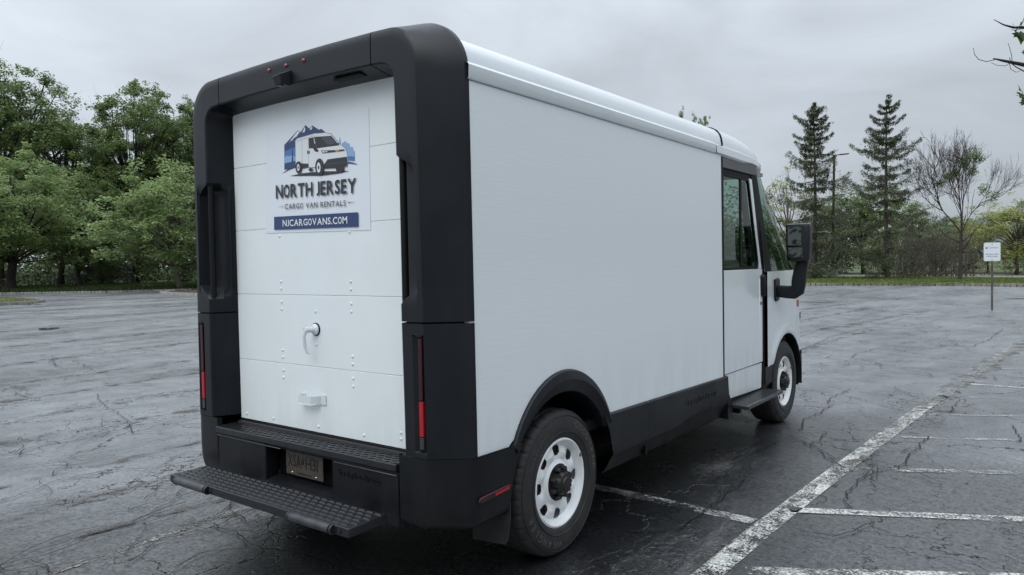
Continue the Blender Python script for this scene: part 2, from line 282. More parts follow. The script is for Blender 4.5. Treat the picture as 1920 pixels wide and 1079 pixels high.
# ================================================================ THE GROUND
def asphalt():
    m = bpy.data.materials.new('wet_asphalt'); m.use_nodes = True; nt = m.node_tree; b = nt.nodes['Principled BSDF']; N = nt.nodes.new; L = nt.links.new
    tc = N('ShaderNodeTexCoord').outputs['Object']
    def noise(sc, det=4, ro=.5, dist=0, st=None, src=None):
        n = N('ShaderNodeTexNoise'); n.inputs['Scale'].default_value = sc; n.inputs['Detail'].default_value = det; n.inputs['Roughness'].default_value = ro; n.inputs['Distortion'].default_value = dist
        s = src or tc
        if st:
            q = N('ShaderNodeMapping'); q.inputs['Scale'].default_value = st; L(s, q.inputs[0]); s = q.outputs[0]
        L(s, n.inputs[0]); return n
    def rng(src, a, b_, c, d, smooth=False):
        r = N('ShaderNodeMapRange'); r.inputs[1].default_value = a; r.inputs[2].default_value = b_; r.inputs[3].default_value = c; r.inputs[4].default_value = d
        if smooth: r.interpolation_type = 'SMOOTHSTEP'
        L(src, r.inputs[0]); return r.outputs[0]
    def op(o, a, b_=None, c=None):
        n = N('ShaderNodeMath'); n.operation = o
        for i, x in enumerate((a, b_, c)):
            if x is None: continue
            if isinstance(x, (int, float)): n.inputs[i].default_value = x
            else: L(x, n.inputs[i])
        return n.outputs[0]
    # cracks: two voronoi nets on a warped grid, only where a coarse mask allows
    wv = noise(1.3, 5, .62); wadd = N('ShaderNodeVectorMath'); wadd.operation = 'MULTIPLY_ADD'; wadd.inputs[1].default_value = (1.1, 1.1, 0)
    L(wv.outputs['Color'], wadd.inputs[0]); L(tc, wadd.inputs[2])
    wf = noise(9, 3, .6); wadd2 = N('ShaderNodeVectorMath'); wadd2.operation = 'MULTIPLY_ADD'; wadd2.inputs[1].default_value = (.14, .14, 0)
    L(wf.outputs['Color'], wadd2.inputs[0]); L(wadd.outputs[0], wadd2.inputs[2])
    def vor(sc, wd):
        v = N('ShaderNodeTexVoronoi'); v.feature = 'DISTANCE_TO_EDGE'; v.inputs['Scale'].default_value = sc; v.voronoi_dimensions = '2D'
        L(wadd2.outputs[0], v.inputs['Vector']); return rng(v.outputs['Distance'], wd * .25, wd, 1, 0)
    c1 = vor(.55, .0062); c2 = vor(2.1, .017); c3 = vor(6.5, .045)
    k1 = rng(noise(.5, 2).outputs[0], .45, .53, 0, 1); k2 = rng(noise(.35, 3, .6, src=None, st=(1.6, .5, 1)).outputs[0], .48, .56, 0, 1)
    k3 = rng(noise(.6, 3, .6, st=(1.8, .4, 1)).outputs[0], .54, .62, 0, 1)
    crack = op('MAXIMUM', op('MULTIPLY', c1, k1), op('MAXIMUM', op('MULTIPLY', c2, k2), op('MULTIPLY', c3, k3)))
    # aggregate
    ag = noise(70, 4, .75); agv = N('ShaderNodeTexVoronoi'); agv.inputs['Scale'].default_value = 130; L(tc, agv.inputs['Vector'])
    big = noise(.30, 5, .6, .4, st=(1.3, .55, 1)); mid = noise(2.2, 5, .6)
    # ravelled bands running with the paving seams
    rav = rng(noise(.8, 6, .7, .6, st=(1.3, .30, 1)).outputs[0], .52, .66, 0, 1, True)
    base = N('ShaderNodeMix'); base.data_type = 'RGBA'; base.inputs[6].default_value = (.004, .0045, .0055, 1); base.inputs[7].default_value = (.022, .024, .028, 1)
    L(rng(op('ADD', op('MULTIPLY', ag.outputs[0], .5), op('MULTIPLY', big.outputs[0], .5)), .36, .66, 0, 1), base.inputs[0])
    # van's shade and reflection painted dark; worn aggregate elsewhere, paled for sky sheen
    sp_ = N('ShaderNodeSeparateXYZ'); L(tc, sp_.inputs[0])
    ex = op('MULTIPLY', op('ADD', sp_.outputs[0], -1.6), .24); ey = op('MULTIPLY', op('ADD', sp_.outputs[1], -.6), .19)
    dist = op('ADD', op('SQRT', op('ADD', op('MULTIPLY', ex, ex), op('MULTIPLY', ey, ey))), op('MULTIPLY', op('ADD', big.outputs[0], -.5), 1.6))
    sheen_mask = rng(dist, .62, 1.25, 0, 1, True)
    worn_sheen = N('ShaderNodeMix'); worn_sheen.data_type = 'RGBA'; worn_sheen.inputs[6].default_value = (.060, .062, .067, 1); worn_sheen.inputs[7].default_value = (.165, .170, .180, 1)
    L(rng(op('ADD', op('MULTIPLY', ag.outputs[0], .45), op('ADD', op('MULTIPLY', mid.outputs[0], .30), op('MULTIPLY', big.outputs[0], .25))), .40, .60, 0, 1), worn_sheen.inputs[0])
    bm_ = N('ShaderNodeMix'); bm_.data_type = 'RGBA'; L(sheen_mask, bm_.inputs[0]); L(base.outputs[2], bm_.inputs[6]); L(worn_sheen.outputs[2], bm_.inputs[7]); base = bm_
    st = N('ShaderNodeMix'); st.data_type = 'RGBA'; L(rng(ag.outputs[0], .60, .70, 0, 1), st.inputs[0]); L(base.outputs[2], st.inputs[6]); st.inputs[7].default_value = (.13, .13, .125, 1)
    gr = N('ShaderNodeMix'); gr.data_type = 'RGBA'; L(op('MULTIPLY', rav, .35), gr.inputs[0]); L(st.outputs[2], gr.inputs[6]); gr.inputs[7].default_value = (.075, .068, .056, 1)
    ck = N('ShaderNodeMix'); ck.data_type = 'RGBA'; L(crack, ck.inputs[0]); L(gr.outputs[2], ck.inputs[6]); ck.inputs[7].default_value = (.008, .007, .006, 1)
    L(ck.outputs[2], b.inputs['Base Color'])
    sp1 = noise(42, 4, .8); sp2 = noise(17, 3, .6)
    spk = op('ADD', op('MULTIPLY', sp1.outputs[0], .72), op('MULTIPLY', sp2.outputs[0], .28))
    L(op('MULTIPLY', op('SUBTRACT', 1, op('MULTIPLY', crack, .85)), rng(spk, .40, .60, .12, .92)), b.inputs['Specular IOR Level'])
    # standing water: flat and glassy, elongated hollows
    pud = rng(noise(.22, 3, .5, .3, st=(.55, 1.25, 1)).outputs[0], .69, .70, 0, 1, True)
    wet = rng(big.outputs[0], .38, .62, 0, 1, True)
    ro = op('ADD', op('ADD', .26, op('MULTIPLY', wet, .16)), op('MULTIPLY', rng(mid.outputs[0], .3, .7, -.04, .08), 1.0))
    ro = op('ADD', ro, op('MULTIPLY', rav, .16)); ro = op('ADD', ro, op('MULTIPLY', crack, .4))
    inv = op('SUBTRACT', 1, pud)
    ro = op('ADD', op('MULTIPLY', ro, inv), op('MULTIPLY', pud, .03)); L(ro, b.inputs['Roughness'])
    b.inputs['IOR'].default_value = 2.15
    h = op('ADD', op('MULTIPLY', agv.outputs['Distance'], .35), op('MULTIPLY', ag.outputs[0], .65))
    h = op('SUBTRACT', op('MULTIPLY', h, op('MULTIPLY_ADD', rav, .9, .55)), op('MULTIPLY', crack, 1.6))
    h = op('ADD', h, op('MULTIPLY', mid.outputs[0], .8))
    bp = N('ShaderNodeBump'); bp.inputs['Distance'].default_value = .005; L(op('MULTIPLY', inv, .8), bp.inputs['Strength']); L(h, bp.inputs['Height']); L(bp.outputs[0], b.inputs['Normal'])
    return m
def worn(name, col, thr, scale=9, st=(1, 1, 1), rough=.5, soft=.06, dark=(.03, .03, .03), alpha=1.0):
    """paint or grit on the asphalt, worn through by noise so the sheet below shows"""
    m = bpy.data.materials.new(name); m.use_nodes = True; nt = m.node_tree; b = nt.nodes['Principled BSDF']; N = nt.nodes.new; L = nt.links.new
    tc = N('ShaderNodeTexCoord'); mp = N('ShaderNodeMapping'); mp.inputs['Scale'].default_value = st; L(tc.outputs['Object'], mp.inputs[0])
    n = N('ShaderNodeTexNoise'); n.inputs['Scale'].default_value = scale * 3.2; n.inputs['Detail'].default_value = 5; n.inputs['Roughness'].default_value = .7; L(mp.outputs[0], n.inputs[0])
    nb = N('ShaderNodeTexNoise'); nb.inputs['Scale'].default_value = 3.4; nb.inputs['Detail'].default_value = 6; nb.inputs['Roughness'].default_value = .65; L(mp.outputs[0], nb.inputs[0])
    mm = N('ShaderNodeMath'); mm.operation = 'MULTIPLY_ADD'; mm.inputs[1].default_value = .45; L(n.outputs[0], mm.inputs[0]); m5 = N('ShaderNodeMath'); m5.operation = 'MULTIPLY'; m5.inputs[1].default_value = .55; L(nb.outputs[0], m5.inputs[0]); L(m5.outputs[0], mm.inputs[2])
    r = N('ShaderNodeMapRange'); r.inputs[1].default_value = thr; r.inputs[2].default_value = thr + soft; r.inputs[4].default_value = alpha; L(mm.outputs[0], r.inputs[0]); L(r.outputs[0], b.inputs['Alpha'])
    n2 = N('ShaderNodeTexNoise'); n2.inputs['Scale'].default_value = 60; n2.inputs['Detail'].default_value = 3; L(tc.outputs['Object'], n2.inputs[0])
    r2 = N('ShaderNodeMapRange'); r2.inputs[1].default_value = .38; r2.inputs[2].default_value = .6; L(n2.outputs[0], r2.inputs[0])
    x = N('ShaderNodeMix'); x.data_type = 'RGBA'; x.inputs[6].default_value = (*dark, 1); x.inputs[7].default_value = (*col, 1); L(r2.outputs[0], x.inputs[0]); L(x.outputs[2], b.inputs['Base Color'])
    b.inputs['Roughness'].default_value = rough
    q = N('ShaderNodeBump'); q.inputs['Strength'].default_value = .5; q.inputs['Distance'].default_value = .004; L(n2.outputs[0], q.inputs['Height']); L(q.outputs[0], b.inputs['Normal'])
    return m
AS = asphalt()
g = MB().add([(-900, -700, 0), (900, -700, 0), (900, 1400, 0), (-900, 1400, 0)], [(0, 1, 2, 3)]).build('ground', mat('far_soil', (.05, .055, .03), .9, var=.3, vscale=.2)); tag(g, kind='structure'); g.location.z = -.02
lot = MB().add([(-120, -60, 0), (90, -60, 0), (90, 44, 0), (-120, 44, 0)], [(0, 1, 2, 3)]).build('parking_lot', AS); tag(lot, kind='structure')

rng0 = random.Random(5)
def ribbon(mb, pts, w0, z, jag=.0, sub=.12, wj=.3, seed=0):
    r = random.Random(seed); P = [Vector((*p, 0)) for p in pts]; out = []
    for a, b in zip(P, P[1:]):
        n = max(1, int((b - a).length / sub))
        for i in range(n): out.append(a.lerp(b, i / n))
    out.append(P[-1]); off = 0; L_, R_ = [], []
    for i, p in enumerate(out):
        t = (out[min(i + 1, len(out) - 1)] - out[max(i - 1, 0)]).normalized(); n = Vector((-t.y, t.x, 0))
        off = off * .7 + r.uniform(-jag, jag); q = p + n * off
        ww = w0 * (1 + r.uniform(-wj, wj)) / 2
        L_.append((q.x + n.x * ww, q.y + n.y * ww, z)); R_.append((q.x - n.x * ww, q.y - n.y * ww, z))
    mb.grid([L_, R_])
PAINT = worn('worn_white_paint', (.70, .70, .66), .458, 24, rough=.4, soft=.05, dark=(.30, .30, .28))
PAINT2 = worn('faded_white_paint', (.58, .58, .55), .476, 26, rough=.4, soft=.06, dark=(.20, .20, .19))
PAINT3 = worn('ghost_paint', (.55, .56, .56), .48, 16, rough=.42, soft=.12, dark=(.15, .15, .15), alpha=.75)
GRIT = worn('crumbled_grit', (.15, .135, .11), .51, 60, rough=.5, dark=(.016, .013, .010), soft=.05, alpha=.95)
CRK = mat('crack_dark', (.016, .015, .013), .7, spec=.2)
main = [(1.765, -.6), (1.775, .6), (1.80, 1.8), (1.86, 3.1), (1.94, 4.6), (2.03, 6.2), (2.2, 8.3), (2.5, 12.8), (2.75, 17)]
def line(pts, w0, m_, z=.004, name='parking_line', wj=.03):
    mb = MB(); ribbon(mb, pts, w0, z, 0, .15, wj, 3); return tag(mb.build(name, m_), kind='structure')
line(main[:6], .135, PAINT); line(main[5:8], .13, PAINT2)
line([(1.72, 1.93), (.3, 2.02), (-1.1, 2.10)], .105, PAINT2)
def cross(a, b, w0, m_, ext=2.0):
    A = Vector(gp(*a)); B = Vector(gp(*b)); B = B + (B - A) * ext
    line([tuple(A), tuple(B)], w0, m_)
cross((1400, 1071), (1640, 1077), .09, PAINT2)
cross((1480, 957), (1920, 975), .095, PAINT)
cross((1590, 880), (1920, 888), .085, PAINT2); cross((1690, 820), (1920, 826), .075, PAINT2)
cross((1740, 778), (1920, 781), .07, PAINT3); cross((1770, 745), (1920, 747), .09, PAINT3)
cross((1770, 716), (1920, 717), .09, PAINT3); cross((1808, 720), (1920, 728), .07, PAINT); cross((1816, 693), (1920, 692), .08, PAINT3)
cross((1840, 640), (1915, 617), .10, PAINT3, .3)
cross((1790, 583), (1910, 585), .16, PAINT3, .6); cross((1760, 565), (1905, 566), .16, PAINT3, .6)
cross((1530, 538), (1640, 539), .16, PAINT3, .0); cross((1830, 553), (1915, 547), .16, PAINT3, .6)
line([(-3.93, -3), (-3.90, -.2), (-3.84, 1.6), (-3.80, 6), (-3.6, 12)], .05, PAINT3)
line([(-.98, -3.5), (-.99, -.6), (-1.05, .3), (-1.1, 2)], .07, worn('gritty_seam_line', (.40, .40, .38), .50, 20, rough=.5, soft=.06, dark=(.10, .09, .08)))
line([(-16.4, 3.4), (-18.2, 9.6)], .06, PAINT3); line([(-10.2, -1), (-11.0, 4)], .06, PAINT3)
# grit bands and open cracks along the seams
gm = MB()
ribbon(gm, [(1.70, -.6), (1.72, 1.2), (1.72, 1.9), (1.80, 2.1), (1.86, 3.1)], .05, .007, .018, .07, .6, 1)
ribbon(gm, [(1.90, 2.9), (1.97, 4.3), (2.0, 5.6), (2.12, 7.4)], .11, .007, .03, .08, .5, 2)
ribbon(gm, [(2.10, 6.6), (2.3, 9), (2.6, 12.8), (2.9, 17)], .24, .007, .05, .12, .5, 3)
ribbon(gm, [(2.2, 2.44), (3.2, 2.94), (5, 3.85)], .05, .007, .012, .06, .7, 4)
ribbon(gm, [(1.9, 3.40), (3.2, 4.07), (5, 5.0)], .035, .007, .012, .06, .7, 5)
ribbon(gm, [(2.05, 4.70), (3.2, 5.22), (6, 6.4)], .05, .007, .015, .06, .7, 6)
ribbon(gm, [(1.9, 5.9), (4.5, 7.2)], .05, .007, .02, .07, .7, 8)
for i, (x0, y0, x1, y1, ww) in enumerate([(-.99, -3.5, -1.08, 2, .08), (-1.44, -3, -1.3, 1, .07), (-2.0, -3, -2.35, 3, .12), (-2.9, -3, -3.0, 5, .08), (-4.6, -2, -4.5, 6, .13), (-5.6, -3, -5.7, 6, .10), (-6.9, -3, -7.3, 5, .18), (-8.3, -3, -8.8, 7, .14), (-10.2, -2, -12.0, 7, .28), (-14, -2, -15, 9, .4), (-1.6, 10.5, .1, 22, .22), (-.35, 9, -.15, 15, .14), (-2.6, 12, -1.6, 22, .2), (-4.6, 13, -2.6, 24, .25)]):
    ribbon(gm, [(x0, y0), ((x0 + x1) / 2 + .05 * (-1) ** i, (y0 + y1) / 2), (x1, y1)], ww, .0065 + .0002 * i, .035, .1, .6, 20 + i)
tag(gm.build('crumbled_seams', GRIT), kind='structure')
cm = MB(); zc = [.0115]
def crk(pts, w0=.014, sd=0, jag=.022, br=.25):
    zc[0] += .00003; w0 *= .5; jag *= .7
    ribbon(cm, pts, w0, zc[0], jag, .05, .35, sd)
    r = random.Random(sd + 99)
    for i in range(len(pts) - 1):
        a, b = Vector(pts[i]), Vector(pts[i + 1]); n = int((b - a).length / .5)
        for k in range(n):
            if r.random() < br:
                p = a.lerp(b, r.random()); an = r.uniform(0, 6.28); l = r.uniform(.15, .55)
                q = p + Vector((math.cos(an), math.sin(an))) * l; zc[0] += .00003
                ribbon(cm, [tuple(p), tuple(q)], w0 * .5, zc[0], jag, .04, .8, int(r.random() * 1e6))
for i, pl in enumerate([
    [(1501, 668), (1553, 671), (1598, 672), (1660, 685), (1730, 692), (1800, 698)], [(1598, 672), (1605, 664), (1632, 658), (1650, 652), (1718, 643)],
    [(1630, 660), (1700, 668), (1760, 674), (1818, 680)], [(1491, 728), (1530, 734), (1590, 745), (1690, 772)], [(1530, 734), (1590, 733), (1650, 742), (1735, 745)],
    [(1553, 758), (1562, 745), (1590, 733)], [(1500, 810), (1505, 790), (1540, 775), (1562, 760)], [(1505, 808), (1560, 812), (1520, 835), (1480, 820)], [(1520, 835), (1555, 860), (1590, 880)],
    [(1505, 830), (1540, 845), (1565, 862)], [(1630, 886), (1610, 900), (1585, 925), (1582, 945), (1600, 958)], [(1740, 820), (1715, 850), (1680, 882)], [(1720, 840), (1690, 850)],
    [(1800, 752), (1780, 775), (1750, 780)], [(1900, 800), (1918, 830)], [(1620, 626), (1660, 617), (1720, 610), (1760, 600)], [(1640, 635), (1720, 637), (1800, 641)],
    [(1497, 660), (1560, 632), (1640, 612), (1700, 596), (1760, 580)], [(1500, 632), (1560, 612), (1640, 600)], [(1810, 655), (1850, 640), (1880, 618)], [(1640, 615), (1750, 619), (1920, 629)],
    [(1500, 588), (1600, 592), (1700, 597), (1850, 602)], [(1700, 575), (1800, 572), (1915, 577)],
    [(1300, 870), (1360, 865), (1420, 850), (1460, 828)], [(1180, 1000), (1280, 990), (1350, 940), (1400, 900)], [(1500, 1000), (1560, 1010), (1640, 985)]]):
    crk([gp(*p) for p in pl], .016, i)
for i, pl in enumerate([
    [(60, 1040), (180, 1000), (250, 985), (330, 940), (420, 905)], [(230, 1060), (300, 1020), (380, 1000), (470, 960), (560, 935)], [(330, 1070), (420, 1030), (520, 1000), (600, 985)],
    [(420, 905), (440, 920), (430, 960), (470, 985)], [(120, 905), (200, 885), (290, 880), (345, 850)], [(0, 800), (120, 770), (240, 752), (360, 735)], [(180, 740), (190, 755), (240, 790), (250, 815)],
    [(0, 885), (100, 868), (200, 850), (330, 820)], [(100, 1079), (60, 1050), (0, 1075)], [(0, 740), (120, 720), (260, 704), (365, 690)], [(0, 700), (130, 680), (300, 660), (365, 655)],
    [(0, 965), (130, 940), (240, 915), (330, 905)], [(250, 960), (330, 930), (360, 900)], [(480, 985), (540, 960), (620, 1010)], [(400, 985), (500, 1030), (620, 1050)]]):
    crk([gp(*p) for p in pl], .013, 50 + i, .026, .5)
rc = random.Random(77)
def wander(x, y_, n, st, an, w0):
    pts = [(x, y_)]
    for _ in range(n):
        an += rc.gauss(0, .33); x += math.cos(an) * st; y_ += math.sin(an) * st; pts.append((x, y_))
        if rc.random() < .16 and n > 4: wander(x, y_, n // 2, st * .8, an + rc.choice((-1, 1)) * rc.uniform(.6, 1.3), w0 * .7)
    zc[0] += .00002; ribbon(cm, pts, w0, zc[0], .008, .05, .4, rc.randrange(10 ** 6))
for (x0, x1, y0, y1, n_, w0) in ((-3.2, .4, -2.2, .9, 34, .007), (-8, -1, -1.5, 6, 26, .008), (1.0, 4.2, 1.0, 8, 16, .006), (-2, 5, 8, 20, 26, .012), (-14, -4, 2, 12, 24, .013)):
    for _ in range(n_): wander(rc.uniform(x0, x1), rc.uniform(y0, y1), rc.randint(5, 16), rc.uniform(.07, .16), rc.uniform(0, 6.28), w0 * rc.uniform(.5, 1.1))
tag(cm.build('open_cracks', CRK), kind='structure')
# grit and chips lying about
def chips(name, n, x0, x1, y0, y1, s0, s1, m_, sd, label):
    r = np.random.default_rng(sd); V = []; F = []
    c = np.stack([r.uniform(x0, x1, n), r.uniform(y0, y1, n), np.zeros(n)], 1); s = r.uniform(s0, s1, n) * r.uniform(.5, 1, n)
    base = np.array([[1, 0, 0], [.2, .9, 0], [-.9, .4, 0], [-.4, -.9, 0], [0, 0, .8]]); a = r.uniform(0, 6.28, n)
    ca, sa = np.cos(a), np.sin(a)
    for k in range(5):
        p = base[k]; V.append(np.stack([c[:, 0] + (p[0] * ca - p[1] * sa) * s, c[:, 1] + (p[0] * sa + p[1] * ca) * s, .001 + p[2] * s], 1))
    V = np.stack(V, 1).reshape(-1, 3); b = np.arange(n)[:, None] * 5
    F = np.concatenate([b + np.array(q) for q in ((0, 1, 4), (1, 2, 4), (2, 3, 4), (3, 0, 4))])
    o = link(name, np_mesh(name, V, F, m_)); return tag(o, label, 'debris', kind='stuff')
chips('loose_gravel', 3500, -8, 6, -3, 12, .002, .008, mat('loose_stone', (.09, .085, .08), .6, var=.5, vscale=90), 3, 'loose stone chips scattered over the cracked wet asphalt')
chips('leaf_litter', 420, -9, 7, -2.5, 14, .006, .014, mat('wet_litter', (.03, .02, .012), .6, col2=(.010, .009, .007), vscale=3), 4, 'dark bits of wet leaf litter strewn over the asphalt')

# grass beyond the kerb on the right, kerb of granite blocks, service road
GR = mat('turf', (.040, .065, .014), .9, col2=(.085, .105, .03), vscale=.9, bump=1, bscale=25, detail=6)
KZ = .12
def sheet(name, pts, z, m_):
    mb = MB().prism(pts, 2, -.01, z) if z > .01 else MB().add([(*p, z) for p in pts], [tuple(range(len(pts)))])
    return tag(mb.build(name, m_), kind='structure')
KR = [gp(1400, 536.5), gp(1500, 536.5), gp(1600, 536), gp(1700, 535.5), gp(1800, 536.5), gp(1920, 538.5)]
e = Vector(KR[-1]); d = (Vector(KR[-1]) - Vector(KR[0])).normalized(); KR.append(tuple(e + d * 40)); KR.insert(0, tuple(Vector(KR[0]) - d * 16))
LK = [gp(-160, 555), gp(0, 552.5), gp(100, 551), gp(200, 549.5), gp(300, 546.5), gp(360, 545)]
lawn = LK + KR
lawn_poly = [(-140, 20)] + lawn + [(90, 140), (-220, 140)]
sheet('lawn', lawn_poly, KZ, GR)
def kerb(name, pts, label, bl=.26, w0=.20, h=.13, seed=1, m_=None):
    r = random.Random(seed); mb = MB()
    for a, b in zip(pts, pts[1:]):
        a, b = Vector((*a, 0)), Vector((*b, 0)); n = max(1, int((b - a).length / bl)); t = (b - a).normalized(); rot = Matrix.Rotation(math.atan2(t.y, t.x), 3, 'Z')
        for i in range(n):
            c = a.lerp(b, (i + .5) / n); hh = h + r.uniform(-.01, .015)
            mb.box((c.x + r.uniform(-.01, .01), c.y + r.uniform(-.01, .01), hh / 2), (bl * .88, w0, hh), rot)
    o = mb.build(name, m_ or M['block']); tag(o, label, 'kerb'); return o
kerb('granite_kerb', KR[:-1], 'long kerb of granite blocks edging the lawn behind the parking sign', h=.15)
kerb('granite_kerb', LK, 'low kerb of granite blocks below the leafy trees on the left', h=.14, seed=2)
road = mat('pale_service_road', (.27, .26, .25), .55, var=.1, vscale=.6)
sheet('service_road', [far(1180, 64), far(1480, 60), far(1700, 57.5), far(1990, 54), far(2300, 54), far(2300, 61), far(1990, 61), far(1700, 66), far(1480, 70), far(1180, 76)], KZ + .006, road)
# islands on the left
isl = [gp(-330, 580), gp(-60, 580), gp(0, 573.5), gp(50, 570.5), gp(82, 567.5), gp(60, 564.5), gp(0, 562), gp(-330, 562)]
sheet('grass_island', isl, .11, mat('dry_turf', (.12, .13, .045), .9, col2=(.055, .08, .02), vscale=1.2, bump=1, bscale=25))
kerb('island_kerb', isl[1:-1], 'short kerb of pale blocks round the grass island at the left edge', seed=3)
isl2 = [gp(303, 550.5), gp(330, 553), gp(372, 554.5), gp(430, 553), gp(430, 546.8), gp(330, 547)]
sheet('mulch_island', isl2, .11, mat('mulch', (.035, .025, .018), .9, var=.4, vscale=6, bump=1, bscale=20))
kerb('island_kerb', [isl2[5], isl2[0], isl2[1], isl2[2], isl2[3]], 'curved kerb of pale blocks round the mulch island next to the van', seed=4, m_=mat('pale_granite_block', (.36, .33, .30), .8, var=.3, vscale=2))
# grass blades
def blades(name, region, n, h0, h1, m_, sd, label):
    r = np.random.default_rng(sd); P = []
    poly = np.array(region); lo, hi = poly.min(0), poly.max(0)
    pts = r.uniform(lo, hi, (n * 3, 2)); ins = np.zeros(len(pts), bool); j = len(poly) - 1
    for i in range(len(poly)):
        c = ((poly[i, 1] > pts[:, 1]) != (poly[j, 1] > pts[:, 1])) & (pts[:, 0] < (poly[j, 0] - poly[i, 0]) * (pts[:, 1] - poly[i, 1]) / (poly[j, 1] - poly[i, 1] + 1e-9) + poly[i, 0]); ins ^= c; j = i
    pts = pts[ins][:n]; n = len(pts); a = r.uniform(0, 6.28, n); wd = r.uniform(.02, .06, n); h = r.uniform(h0, h1, n); ln = r.normal(0, .04, (n, 2))
    dx = np.cos(a) * wd; dy = np.sin(a) * wd
    V = np.stack([np.stack([pts[:, 0] - dx, pts[:, 1] - dy, np.full(n, KZ - .02)], 1), np.stack([pts[:, 0] + dx, pts[:, 1] + dy, np.full(n, KZ - .02)], 1), np.stack([pts[:, 0] + ln[:, 0], pts[:, 1] + ln[:, 1], KZ + h], 1)], 1).reshape(-1, 3)
    F = np.arange(n * 3).reshape(-1, 3); o = link(name, np_mesh(name, V, F, m_)); tag(o, label, 'grass', kind='stuff')
def off(pts, dy): return [(p[0], p[1] + dy) for p in pts]
blades('grass', [gp(1400, 536), gp(1920, 537.5), (9, 41)] + [far(2050, 52), far(1920, 53), far(1700, 57), far(1400, 62)], 26000, .03, .12, M['grass'], 5, 'mown green grass on the strip between granite kerb and service road')
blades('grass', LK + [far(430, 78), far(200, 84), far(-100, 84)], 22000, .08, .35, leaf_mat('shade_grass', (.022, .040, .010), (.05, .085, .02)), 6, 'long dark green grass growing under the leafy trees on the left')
blades('grass', isl, 5000, .02, .10, leaf_mat('pale_grass', (.13, .15, .05), (.24, .24, .11)), 7, 'short pale grass on the kerbed island at the left edge')
# ================================================================ THE VAN
van = tag(empty('cargo_van', (0, 0, 0)), 'white step van with black rear frame and closed roller door, parked on wet asphalt', 'van')
RW, FW, ZW = (.885, 4.755, .387)[0], 4.755, .387     # wheel centres
def mirrored(fn):
    for s in (1, -1): fn(s)

# ---- cargo walls: one moulded panel each side with the wheel-arch cut-out
arch = [(RW + .585 * math.cos(a) * .86, ZW + .60 * math.sin(a)) for a in np.linspace(math.pi - .53, .52, 26)]
arch = [(RW - .48, .680), (RW - .465, .694)] + [(y + .01, z) for y, z in arch if z > .71] + [(RW + .475, .690), (RW + .49, .676), (RW + .52, .664)]
side_poly = [(.132, .684)] + arch + [(3.135, .631), (3.125, 2.352), (.140, 2.369)]
for s in (1, -1):
    a, b = (1.045, 1.08) if s > 0 else (-1.08, -1.045)
    MB().prism([(y, z) for y, z in side_poly], 0, a, b).build('side_panel', M['white'], van, bevel=.004, seg=1)
    # thin black joint over the panel and rail above it
    rows = []
    sect = [(1.070, 2.351), (1.088, 2.353), (1.092, 2.36), (1.094, 2.425), (1.090, 2.431), (1.066, 2.447), (1.046, 2.453)]
    for y in (.145, 1, 2, 2.998): rows.append([(s * x, y, z - .018 * (y - .14) / 3 + (.018 if z < 2.4 else .008)) for x, z in sect])
    MB().grid(rows).build('roof_rail', M['gloss'], van, smooth=30)
    MB().box((s * 1.066, 1.63, 2.350 + .010), (.02, 2.98, .03)).build('rail_joint', M['seal'], van)

# ---- roof over the load bay
def roof_row(y, w=1.0, zb=2.44, zc=2.672):
    k = (zc - zb) / .232
    half = [(1.066, 0), (1.064, .025), (1.058, .065), (1.045, .102), (1.018, .134), (.975, .158), (.91, .178), (.80, .196), (.60, .214), (.30, .228), (0, .232)]
    R_ = [(x * w, y, zb + z * k) for x, z in half]
    return R_ + [(-x, yy, z) for x, yy, z in R_[-2::-1]]
MB().grid([roof_row(y, .992, 2.447 - .006 * y, 2.646 + .002 * y) for y in (.14, .8, 1.6, 2.4, 3.19)]).build('roof', M['gloss'], van, smooth=40)
MB().grid([[(x * .986, yy, z - .007) for x, yy, z in roof_row(y, 1, 2.43, 2.648)] for y in (3.15, 3.25)]).build('roof_joint', M['seal'], van, smooth=40)
# ---- rounded cab roof, dropping to the windscreen
def nose_w(t): return t
caps = [(3.205, 1.0, 2.428, 2.658), (3.40, 1.0, 2.424, 2.652), (3.60, .999, 2.42, 2.64), (3.80, .994, 2.414, 2.618), (3.98, .982, 2.405, 2.588), (4.14, .955, 2.394, 2.55),
        (4.28, .905, 2.382, 2.508), (4.39, .83, 2.372, 2.468), (4.48, .72, 2.364, 2.432), (4.55, .56, 2.358, 2.405), (4.59, .36, 2.354, 2.385), (4.605, .05, 2.352, 2.372)]
MB().grid([roof_row(*c) for c in caps]).build('cab_roof', M['gloss'], van, smooth=50)
# rail continues round the cab brow
brow = []
for y, w_, zb, zc in [(3.003, 1, 2.43, 0)] + caps[:9]:
    w_ = w_ * 1.0
    brow.append([(1.064 * w_, y, zb + .004), (1.093 * w_, y + .004, zb - .018), (1.094 * w_, y + .006, zb - .07 + (.012 if y > 3.7 else 0)), (1.078 * w_, y + .004, zb - .083 + (.014 if y > 3.7 else 0)), (1.02 * w_, y - .03, zb - .083 + .014)])
for s in (1, -1): MB().grid([[(s * x, y, z) for x, y, z in r] for r in brow]).build('cab_brow', M['gloss'], van, smooth=40)

